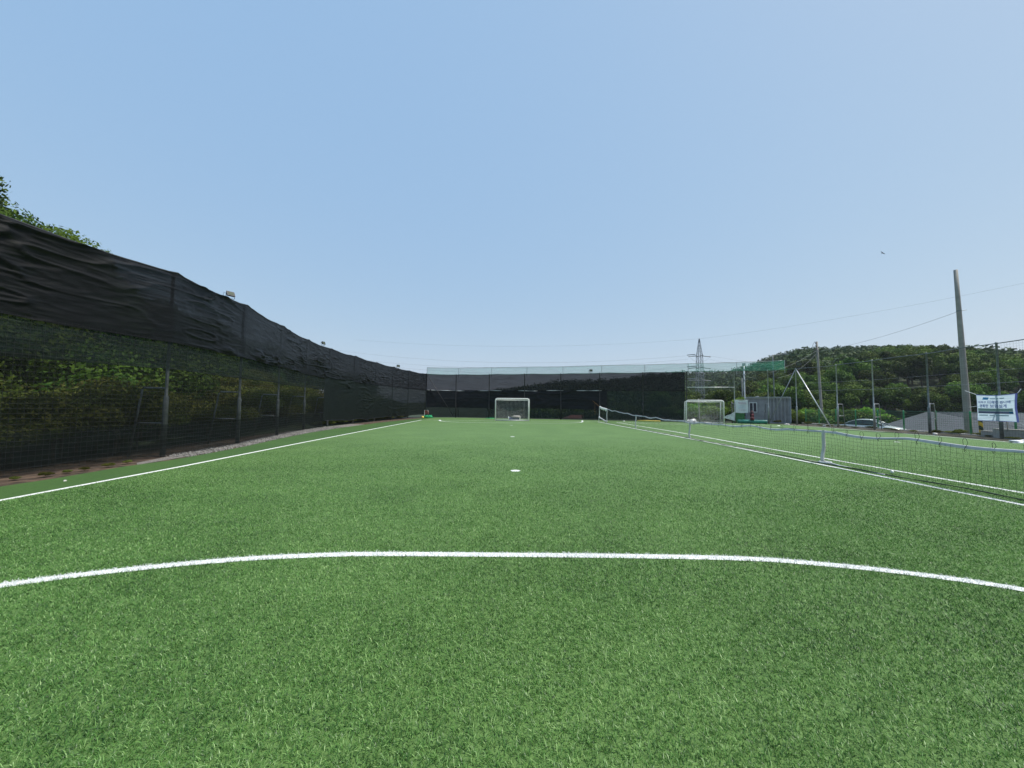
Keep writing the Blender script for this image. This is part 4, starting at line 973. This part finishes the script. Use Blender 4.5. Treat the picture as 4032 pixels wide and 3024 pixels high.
# ------------------------------------------------------------------ vehicles
def loft(m_, rings, closed=True, mi=0, cap=True):
    n = len(rings[0]); vs = [p for r_ in rings for p in r_]; fs = []
    for i in range(len(rings) - 1):
        for j in range(n if closed else n - 1):
            q = (j + 1) % n; fs.append((i * n + j, i * n + q, (i + 1) * n + q, (i + 1) * n + j))
    if cap: fs += [tuple(range(n))[::-1], tuple((len(rings) - 1) * n + j for j in range(n))]
    m_.add(vs, fs, mi)
def car(loc, rz, paint, label, tall=0.0, suv=False):
    t = empty('parked_car', loc, rz, label, 'car', 'cars parked beyond the right fence')
    bel = .93 + tall * .55; rf_ = 1.45 + tall
    st = [(-2.35, .62, .42, .72), (-2.28, .80, .32, .90), (-2.0, .88, .22, bel + .02), (-1.5, .91, .20, bel + .03), (0, .92, .20, bel), (.95, .92, .20, bel), (1.5, .90, .22, bel - .08), (2.0, .84, .24, bel - .16), (2.25, .72, .30, bel - .28), (2.35, .55, .38, bel - .42)]
    if suv: st[0] = (-2.35, .75, .42, bel); st[1] = (-2.30, .86, .32, bel + .02)
    rings = []
    for (x, w_, zb, zt) in st:
        rings.append([(x, -w_ * .9, zb), (x, -w_, zb + .12), (x, -w_, (zb + zt) / 2), (x, -w_ * .97, zt - .08), (x, -w_ * .86, zt), (x, 0, zt + .03), (x, w_ * .86, zt), (x, w_ * .97, zt - .08), (x, w_, (zb + zt) / 2), (x, w_, zb + .12), (x, w_ * .9, zb)])
    m_ = MB(); loft(m_, rings); m_.build('body', paint, t, smooth=True)
    xr = -2.1 if suv else -1.75
    gs = [(xr, .74, bel + .02, .0), (xr + .35, .68, 0, .52), (xr + .85, .62, 0, .93), (-.3, .61, 0, 1.0), (.25, .61, 0, .96), (.7, .66, 0, .52), (1.12, .74, 0, .02)]
    rings = []
    for (x, wt, _, k) in gs:
        zt = bel + (rf_ - bel) * k; rings.append([(x, -.80, bel - .06), (x, -.80 + (.80 - wt) * .25, bel + (zt - bel) * .35), (x, -wt, zt - .015), (x, 0, zt + .015 * (k > 0)), (x, wt, zt - .015), (x, .80 - (.80 - wt) * .25, bel + (zt - bel) * .35), (x, .80, bel - .06)])
    m_ = MB(); loft(m_, rings); m_.build('windows', pm('tinted_glass', (.035, .045, .055), .06, var=.05), t, smooth=True)
    m_ = MB(); rr2 = []
    for (x, k) in ((xr + .80, .90), (xr + 1.0, .97), (-.3, 1.01), (.1, .995), (.32, .93)):
        zt = bel + (rf_ - bel) * k + .02; rr2.append([(x, -.67, zt - .05), (x, -.60, zt), (x, 0, zt + .02), (x, .60, zt), (x, .67, zt - .05), (x, .5, zt - .04), (x, -.5, zt - .04)])
    loft(m_, rr2); m_.build('roof', paint, t, smooth=True)
    for s in (-1, 1):
        m_ = MB(); m_.tube([(1.16, s * .79, bel), (.75, s * .71, bel + (rf_ - bel) * .5), (.28, s * .645, rf_ - .05), (-.4, s * .645, rf_ - .03), (xr + .9, s * .645, rf_ - .07), (xr + .38, s * .71, bel + (rf_ - bel) * .52), (xr - .05, s * .78, bel)], .035, 6); m_.build('pillar', paint, t, smooth=True)
        m_ = MB(); m_.tube([(-.35, s * .80, bel), (-.33, s * .655, rf_ - .05)], .03, 5); m_.build('pillar', M['black'], t)
        m_ = MB(); m_.lathe([(.02, -.09), (.07, -.07), (.09, 0), (.07, .08), (.02, .10)], (.78, s * 1.0, bel + .09), 10, 'Y'); m_.build('side_mirror', paint, t, smooth=True)
        m_ = MB(); m_.box((2.15, s * .60, bel - .33), (.25, .34, .12), rz=-s * .35); m_.build('headlight', M['glass_lens'], t)
        for x in (-1.45, 1.42):
            m_ = MB(); m_.lathe([(.20, s * .80), (.33, s * .80), (.345, s * .84), (.345, s * .93), (.33, s * .955), (.20, s * .95)], (x, 0, .34), 24, 'Y'); wl = m_.build('wheel', M['black'], t)
            m_ = MB(); m_.lathe([(.02, s * .94), (.20, s * .945), (.225, s * .96), (.02, s * .965)], (x, 0, .34), 16, 'Y'); m_.build('rim', M['galv'], wl)
    return t
silver = pm('silver_paint', (.50, .56, .54), .3, metal=.3, var=.03); white_p = pm('white_car_paint', (.76, .77, .76), .25, var=.03)
car((33.2, 35.6, -1.02), R(-60), silver, 'silver saloon car, only its roof and windows showing above the kerb')
car((32.3, 23.0, -1.25), R(200), white_p, 'white car cut off by the right edge behind the banner', tall=.22, suv=True)

# ------------------------------------------------------------------ grey roofed building beyond, red-roofed house
bg_ = empty('low_building', (45, 41, -2), label='low building with a broad grey metal roof behind the green mesh fence', cat='building')
M['grey_roof'] = pm('grey_metal_roof', (.050, .060, .072), .85, var=.10, scale=.6)
rv = [(33.6, 36.6, -1.35), (46, 24.5, -1.9), (72, 36, -1.9), (60, 52, -1.35), (42.5, 39.8, 1.15), (58, 36.5, 1.15)]
rv = [(35.0, 39.0, -1.0), (45.5, 27.5, -1.5), (76, 38, -1.5), (60, 55, -1.0), (43.6, 40.3, 1.18), (62, 42, 1.18)]
m_ = MB(); m_.add(rv, [(0, 1, 4), (1, 2, 5, 4), (2, 3, 5), (3, 0, 4, 5)]); o = m_.build('roof', M['grey_roof'], bg_); under(o, bg_)
m_ = MB()
for k in range(1, 40):
    f = k / 40; p0 = Vector(rv[1]).lerp(Vector(rv[2]), f) + Vector((0, 0, .02)); p1 = Vector(rv[4]).lerp(Vector(rv[5]), f) + Vector((0, 0, .02)); m_.tube([p0, p1], .025, 3, cap=False)
for k in range(1, 20):
    f = k / 20; p0 = Vector(rv[0]).lerp(Vector(rv[1]), f) + Vector((0, 0, .02)); p1 = p0.lerp(Vector(rv[4]), .98); m_.tube([p0, p1], .02, 3, cap=False) if False else None
o = m_.build('roof_seams', M['grey_roof'], bg_); under(o, bg_)
m_ = MB(); cx_ = sum(v[0] for v in rv[:4]) / 4; cy_ = sum(v[1] for v in rv[:4]) / 4
wv = [(cx_ + (v[0] - cx_) * .95, cy_ + (v[1] - cy_) * .95) for v in rv[:4]]
m_.add([(x, y, z) for x, y in wv for z in (-3, -1.55)], [(0, 2, 3, 1), (2, 4, 5, 3), (4, 6, 7, 5), (6, 0, 1, 7)]); o = m_.build('wall', M['concrete'], bg_); under(o, bg_)
hs_ = empty('house', (10.7, 62, -4), R(8), 'low house with a red roof glimpsed through the end fence cloth', 'house')
m_ = MB(); m_.add([(-3.2, -2.5, 2.9), (3.2, -2.5, 2.9), (3.2, 2.5, 2.9), (-3.2, 2.5, 2.9), (-1.2, 0, 3.95), (1.2, 0, 3.95)], [(0, 1, 5, 4), (1, 2, 5), (2, 3, 4, 5), (3, 0, 4)]); m_.build('roof', pm('red_roof_sheet', (.16, .055, .045), .6), hs_)
m_ = MB(); m_.box((0, 0, 1.45), (5.8, 4.4, 2.9)); m_.build('wall', M['concrete'], hs_)
m_ = MB(); m_.box((-1.2, -2.22, 1.7), (1.1, .06, .9)); m_.build('window', M['black'], hs_)

# ------------------------------------------------------------------ vegetation
def foliage(name, seed, rad, nl, leaves, ls, mat, lump=.42, base=0.0, flatten=.85):
    g_ = np.random.default_rng(seed); V = []; T = []
    cs = []
    for i in range(nl):
        d = g_.normal(size=3); d /= np.linalg.norm(d); k = g_.random() ** .45 * .78
        c = d * k; c[2] = abs(c[2]) * 1.0 - .25 * g_.random(); cs.append(c)
    cs = np.array(cs); lt = g_.random(nl)
    li = g_.integers(0, nl, leaves)
    d = g_.normal(size=(leaves, 3)); d /= np.linalg.norm(d, axis=1)[:, None]
    lr = lump * (.7 + .6 * lt[li]); pr = lr * (.55 + .5 * g_.random(leaves) ** .6)
    p = (cs[li] + d * pr[:, None] * np.array([1, 1, flatten])) * np.array(rad)
    p[:, 2] += base
    n = d + g_.normal(size=(leaves, 3)) * .55; n /= np.linalg.norm(n, axis=1)[:, None]
    a = np.cross(n, g_.normal(size=(leaves, 3))); a /= np.linalg.norm(a, axis=1)[:, None]; b_ = np.cross(n, a)
    s = ls * (.6 + .8 * g_.random(leaves))[:, None]
    q = np.stack([p - a * s, p - b_ * s * .55, p + a * s, p + b_ * s * .55], 1).reshape(-1, 3)
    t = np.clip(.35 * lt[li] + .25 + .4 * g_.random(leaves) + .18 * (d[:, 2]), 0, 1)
    me_o = mesh_np(name, q, np.arange(leaves * 4).reshape(-1, 4), 4, mat, attr=np.repeat(t, 4))
    return me_o
def trunk(h, r, seed, rad, cb):
    g_ = random.Random(seed); m_ = MB()
    tops = (g_.uniform(-.3, .3), g_.uniform(-.3, .3))
    r = .017 * h
    m_.tube([(0, 0, -.6), (tops[0] * .1 * h, tops[1] * .1 * h, h * .3), (tops[0] * .12 * h, tops[1] * .12 * h, h * .6)], [r, r * .8, r * .4], 7)
    for k in range(5):
        a_ = k * 1.3 + g_.random(); z = h * (.35 + .08 * k)
        z = h * (.25 + .05 * k); m_.tube([(tops[0] * .08 * h, tops[1] * .08 * h, z), (math.cos(a_) * rad * .2, math.sin(a_) * rad * .2, z + h * .12), (math.cos(a_) * rad * .38, math.sin(a_) * rad * .38, z + h * .2)], [r * .4, r * .25, r * .1], 5)
    return m_
def make_tree(kind, seed, h, rad, leaves, ls, mat, name='broadleaf_tree', cat='tree', nl=16, trk=True, lump=.42):
    t = empty(name); 
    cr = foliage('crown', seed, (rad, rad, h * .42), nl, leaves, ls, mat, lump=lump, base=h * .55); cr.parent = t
    if trk:
        tr = trunk(h, .12 + h * .012, seed, rad, 0).build('trunk', M['bark'], t, smooth=True)
    return t
def place(proto, used, x, y, z, s, rz, label, cat, group, sz=1.0):
    o = proto if not used[0] else copy_tree(proto); used[0] = True
    o.location = (x, y, z); o.rotation_euler = (0, 0, rz); o.scale = (s, s, s * sz); tag(o, label, cat, group)
    return o
# prototypes (each becomes the first tree of its kind)
protos = [(make_tree('t', 100 + k, 7.5, 2.9 + .25 * (k % 3), 5200, .165, M['leaf'], nl=[11, 9, 14, 10, 12][k], lump=[.36, .42, .32, .38, .35][k]), [False]) for k in range(5)]
# hillside wood to the right
pts = []; tries = 0
while len(pts) < 222 and tries < 30000:
    tries += 1
    D = math.sqrt(random.uniform(45 ** 2, 97 ** 2)); r = random.uniform(.38, 1.5); x = r * D
    if D < 54 and r > .80 and x > 32 and not (D > 50): continue
    if 33 < x < 74 and 26 < D < 56 and r > .80 and D < 53: continue
    if .455 < r < .53: continue
    if any((x - a) ** 2 + (D - b_) ** 2 < (2.7 + .016 * D) ** 2 for a, b_, _ in pts): continue
    pts.append((x, D, r))
pts.sort(key=lambda q: q[1])
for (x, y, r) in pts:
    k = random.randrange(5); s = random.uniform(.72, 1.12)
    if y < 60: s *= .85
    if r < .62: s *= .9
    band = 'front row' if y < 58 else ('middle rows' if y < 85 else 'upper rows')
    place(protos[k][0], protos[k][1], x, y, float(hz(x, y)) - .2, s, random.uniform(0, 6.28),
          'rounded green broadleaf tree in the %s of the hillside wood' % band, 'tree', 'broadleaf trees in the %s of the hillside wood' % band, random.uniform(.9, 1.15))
# bright bushes at the foot of the wood
bproto = [(make_tree('b', 200 + k, 2.4, 1.6, 1700, .13, M['leaf_light'] if k == 0 else M['leaf'], name='bush', nl=14, trk=True), [False]) for k in range(2)]
for i in range(62):
    D = random.uniform(39, 47); r = random.uniform(.70, .97); x = r * D
    if i > 24: D = random.uniform(54, 60); r = random.uniform(.84, 1.36); x = r * D
    if x < 28.5: x = 28.5 + random.random() * 3
    k = 0 if random.random() < .6 else 1
    place(bproto[k][0], bproto[k][1], x, D, float(hz(x, D)) - .1, random.uniform(.8, 1.35), random.uniform(0, 6.28), 'leafy bush at the foot of the wood behind the parked car' if r < .95 else 'leafy bush at the foot of the wood behind the grey roof', 'bush', 'bushes at the foot of the wood, car side' if r < .95 else 'bushes at the foot of the wood, roof side')
for i in range(18):
    D = random.uniform(40, 62); r = random.uniform(.44, .60); x = r * D; k = i % 2
    c = copy_tree(bproto[k][0]); c.location = (x, D, float(hz(x, D)) - .2); s = random.uniform(.8, 1.3); c.scale = (s, s, s); c.rotation_euler = (0, 0, i)
    tag(c, 'leafy bush beyond the fence behind the right goal', 'bush', 'bushes behind the right goal')
# trees behind the end fence (seen through cloth and net)
fproto = (make_tree('f', 300, 7.0, 3.0, 2400, .22, M['leaf'], nl=18), [False])
for i in range(26):
    D = random.uniform(58, 105); r = random.uniform(.02, .42); x = r * D
    z = float(hz(x, D)); s = random.uniform(.5, .85)
    place(fproto[0], fproto[1], x, D, z - .2, s, random.uniform(0, 6.28), 'dim dark tree seen through the black cloth of the end fence', 'tree', 'dim trees behind the end fence cloth')
# far ridge: one wood
g_ = np.random.default_rng(55); V = []; T = []
nC = 4600; rr_ = g_.random(nC) * 1.75 - .05; s_, Dr_ = ridge(rr_)
Dd = np.where(rr_ > .6, 80, 90) + (Dr_ + 12 - 100) * g_.random(nC) ** .55
xx = rr_ * Dd; zz = hz(xx, Dd); nL = 76
hide = (rr_ > .44) & (rr_ < .54); Dd = np.where(hide, np.maximum(Dd, 108), Dd); xx = rr_ * Dd; zz = hz(xx, Dd)
cx = np.repeat(xx, nL); cy = np.repeat(Dd, nL); cz = np.repeat(zz, nL); sz_ = np.repeat(.8 + .45 * g_.random(nC), nL); lt = np.repeat(g_.random(nC), nL)
d = g_.normal(size=(nC * nL, 3)); d /= np.linalg.norm(d, axis=1)[:, None]; k = (.6 + .45 * g_.random(nC * nL))
p = np.stack([cx + d[:, 0] * 3.0 * sz_ * k, cy + d[:, 1] * 3.0 * sz_ * k, cz + 4.2 * sz_ + d[:, 2] * 2.7 * sz_ * k], 1)
n = d + g_.normal(size=p.shape) * .5; n /= np.linalg.norm(n, axis=1)[:, None]; a_ = np.cross(n, g_.normal(size=p.shape)); a_ /= np.linalg.norm(a_, axis=1)[:, None]; b_ = np.cross(n, a_)
s = (.36 + .36 * g_.random(len(p)))[:, None]
q = np.stack([p - a_ * s, p - b_ * s * .6, p + a_ * s, p + b_ * s * .6], 1).reshape(-1, 3)
t = np.clip(.2 + .3 * lt + .35 * g_.random(len(p)) + .15 * d[:, 2], 0, 1)
o = mesh_np('distant_wood', q, np.arange(len(q)).reshape(-1, 4), 4, M['leaf_far'], attr=np.repeat(t, 4)); tag(o, 'far wooded ridge rising to the right on the skyline', 'wood', kind='stuff')

# left bank: shrubs close behind the cloth, trees above
sproto = [(make_tree('s', 400 + k, 1.9, 1.15, 5200, .036, M['leaf_bush'], name='shrub', nl=16, lump=.4), [False]) for k in range(3)]
cnt = 0
for i in range(120):
    y = random.uniform(1.5, 40); fx = float(np.interp(y, [p_[1] for p_ in LP], [p_[0] for p_ in LP])); x = fx - 1.3 - abs(random.gauss(0, 1)) * 1.7
    k = random.randrange(3); far_ = y > 22
    place(sproto[k][0], sproto[k][1], x, y, float(hz(x, y)) - .1, random.uniform(.7, 1.25), random.uniform(0, 6.28),
          'weedy yellow green shrub right behind the left fence cloth, %s' % ('far half' if far_ else 'near half'), 'shrub', 'shrubs behind the left fence, %s' % ('far half' if far_ else 'near half'), random.uniform(.8, 1.1))
dproto = [(make_tree('d', 500 + k, 6.5, 2.6, 7000, .10, M['leaf'], nl=22, lump=.38), [False]) for k in range(3)]
n_ = 0
for i in range(400):
    if n_ >= 46: break
    y = random.uniform(2, 44); x = -random.uniform(15.5, 27); rat = x / y
    g0 = float(hz(x, y)); s = random.uniform(.75, 1.05); top = g0 + 6.3 * s
    # keep crowns under the fence line except at the left edge
    lim = EYE + (FH - .25 - EYE) * (x / float(np.interp(y * 9.5 / abs(x), [p_[1] for p_ in LP], [p_[0] for p_ in LP])))
    if rat > -1.35:
        s = min(s, (lim - g0 - .4) / 6.9)
    if s < .35: continue
    k = random.randrange(3); n_ += 1
    place(dproto[k][0], dproto[k][1], x, y, g0 - .2, s, random.uniform(0, 6.28), 'dark shaded tree on the bank behind the left fence cloth', 'tree', 'dark trees on the bank behind the left fence')
def low_tree(seed, h, rad, leaves, ls, mat, nl, lump, loc, label, base=.42, rz=0.0):
    t = empty('thicket_bush' if label == 'x' else 'broadleaf_tree'); cr = foliage('crown', seed, (rad, rad, h * .52), nl, leaves, ls, mat, lump=lump, base=h * base); cr.parent = t
    trunk(h, .2, seed, rad, 0).build('trunk', M['bark'], t, smooth=True); t.location = loc; t.rotation_euler = (0, 0, rz); tag(t, label, 'tree'); return t
low_tree(601, 6.1, 1.75, 20000, .055, M['leaf_light'], 30, .33, (-16.7, 14.0, float(hz(-16.7, 14)) - .1), 'light green sunlit tree rising above the left fence top')
low_tree(603, 5.4, 1.3, 11000, .055, M['leaf_light'], 24, .33, (-16.0, 14.9, float(hz(-16.0, 14.9)) - .1), 'smaller light green tree just clearing the left fence top')
l2 = low_tree(602, 5.6, 2.5, 30000, .065, M['leaf'], 40, .30, (-20.0, 15.0, float(hz(-20, 15)) - .1), 'tall dark green tree above the left fence at the photo edge')
l3 = copy_tree(l2); l3.location = (-25.5, 17.5, float(hz(-25.5, 17.5)) - .3); l3.rotation_euler = (0, 0, 2); tag(l3, 'dark green tree behind the tall one at the left photo edge', 'tree')
# dense thicket between the shrubs and the trees
tk = [(low_tree(620 + k, 3.6, 2.2, 6000, .075, M['leaf'], 14, .45, (0, 0, 0), 'x', .35), [False]) for k in range(2)]
for i in range(76):
    y = 2 + i * .56 + random.uniform(-.4, .4); k = i % 2; far_ = y > 22
    x = float(np.interp(y, [p_[1] for p_ in LP], [p_[0] for p_ in LP])) - random.choice((3.9, 5.6, 7.6)) - random.random()
    s_ = random.uniform(.75, 1.0) * (.8 if far_ else 1)
    place(tk[k][0], tk[k][1], x, y, float(hz(x, y)) - .4, s_, random.uniform(0, 6.28), 'dark thicket bush on the bank above the shrubs, %s of the left fence' % ('far half' if far_ else 'near half'), 'bush', 'thicket on the left bank, %s' % ('far half' if far_ else 'near half'))

# bushes by the right edge
rb = make_tree('r', 700, 1.1, 1.15, 5200, .045, M['leaf_bush'], name='bush', nl=20, lump=.36); rb.location = (24.6, 17.3, -.05); tag(rb, 'low spreading green bush at the right photo edge below the banner', 'bush')
for i, (x, y, s, lb) in enumerate(((24.3, 20.9, .30, 'small weed tuft left of the stepped wall'), (24.2, 21.9, .22, 'small weed tuft at the foot of the tall concrete pole'), (26.6, 31.2, .30, 'small yellowing shrub beside the silver car'), (24.3, 31.6, .28, 'small weed clump right of the corner post'), (23.3, 33.7, .3, 'weed clump at the right foot of the container cabin'))):
    c = copy_tree(rb); c.location = (x, y, -.02); c.scale = (s, s, s * 1.3); c.rotation_euler = (0, 0, i * 1.3); tag(c, lb, 'weed')
for i in range(14):
    y = 17.5 + i * 1.05 + random.random() * .5; c = copy_tree(rb); c.location = (float(np.interp(y, [11, 15, 18.9, 22.6, 26.2, 32], [23.6, 23.8, 24.1, 24.7, 24.8, 24.3])) + random.uniform(.2, .9), y, -.03); k = random.uniform(.12, .26); c.scale = (k * 1.4, k * 1.8, k); c.rotation_euler = (0, 0, i)
    tag(c, 'low weed patch in the soil strip between the right fence and the kerb', 'weed', 'weeds in the soil strip below the right fence')
# weeds along the foot of the dense cloth at the left
for i in range(16):
    s_ = s_seam + .5 + i * 1.05; x, y, _ = path_pt(LP, s_); c = copy_tree(rb); c.location = (float(x) - .35 - random.random() * .4, float(y), -.02); k = random.uniform(.28, .42); c.scale = (k, k * 1.6, k * .9); c.rotation_euler = (0, 0, random.random() * 6)
    tag(c, 'yellow green weed clump below the dense black cloth of the left fence', 'weed', 'weeds under the left fence cloth')
for i in range(8):
    y = 5.9 + i * .38 + random.random() * .2; c = copy_tree(rb); c.location = (-8.55 - random.random() * .3, y, -.02); k = random.uniform(.04, .09); c.scale = (k * 1.2, k * 1.4, k * 1.5); c.rotation_euler = (0, 0, i)
    tag(c, 'tiny weed on the brown soil below the left fence cloth, near the camera', 'weed', 'weeds on the brown soil strip')
# loose stones in the gravel strip
g_ = np.random.default_rng(9); n = 2600; s = g_.random(n) * (LC[6] - LC[2]) + LC[2]; x, y, _ = path_pt(LP, s); ed = np.interp(y, [p_[1] for p_ in TURF_EDGE], [p_[0] for p_ in TURF_EDGE])
x = ed + (x - .15 - ed) * g_.random(n); r_ = .012 + .022 * g_.random(n)
oc = np.array([(1, 0, 0), (0, 1, 0), (-1, 0, 0), (0, -1, 0), (0, 0, 1), (0, 0, -1)], float); tri = np.array([(0, 1, 4), (1, 2, 4), (2, 3, 4), (3, 0, 4), (1, 0, 5), (2, 1, 5), (3, 2, 5), (0, 3, 5)])
V = (oc[None] * (r_[:, None, None] * (.6 + .8 * g_.random((n, 6, 1)))) + np.stack([x, y, 0 * x], 1)[:, None]).reshape(-1, 3)
o = mesh_np('loose_gravel', V, (np.arange(n)[:, None, None] * 6 + tri).reshape(-1, 3), 3, M['stone']); tag(o, 'loose grey gravel between the turf edge and the left fence', 'gravel', kind='stuff')

# ------------------------------------------------------------------ summer haze
HAZE = .00032
m, N, L = newmat('haze_air'); v = N.new('ShaderNodeVolumePrincipled'); v.inputs['Color'].default_value = (.78, .86, .95, 1); v.inputs['Density'].default_value = HAZE; v.inputs['Anisotropy'].default_value = .2
o = N.new('ShaderNodeOutputMaterial'); L.new(v.outputs[0], o.inputs['Volume'])
m_ = MB(); zb = float(min(GZ.min(), -9)) - 1; m_.box((110, 320, (60 + zb) / 2), (860, 800, 60 - zb))
hz_o = m_.build('haze', m); tag(hz_o, kind='stuff')
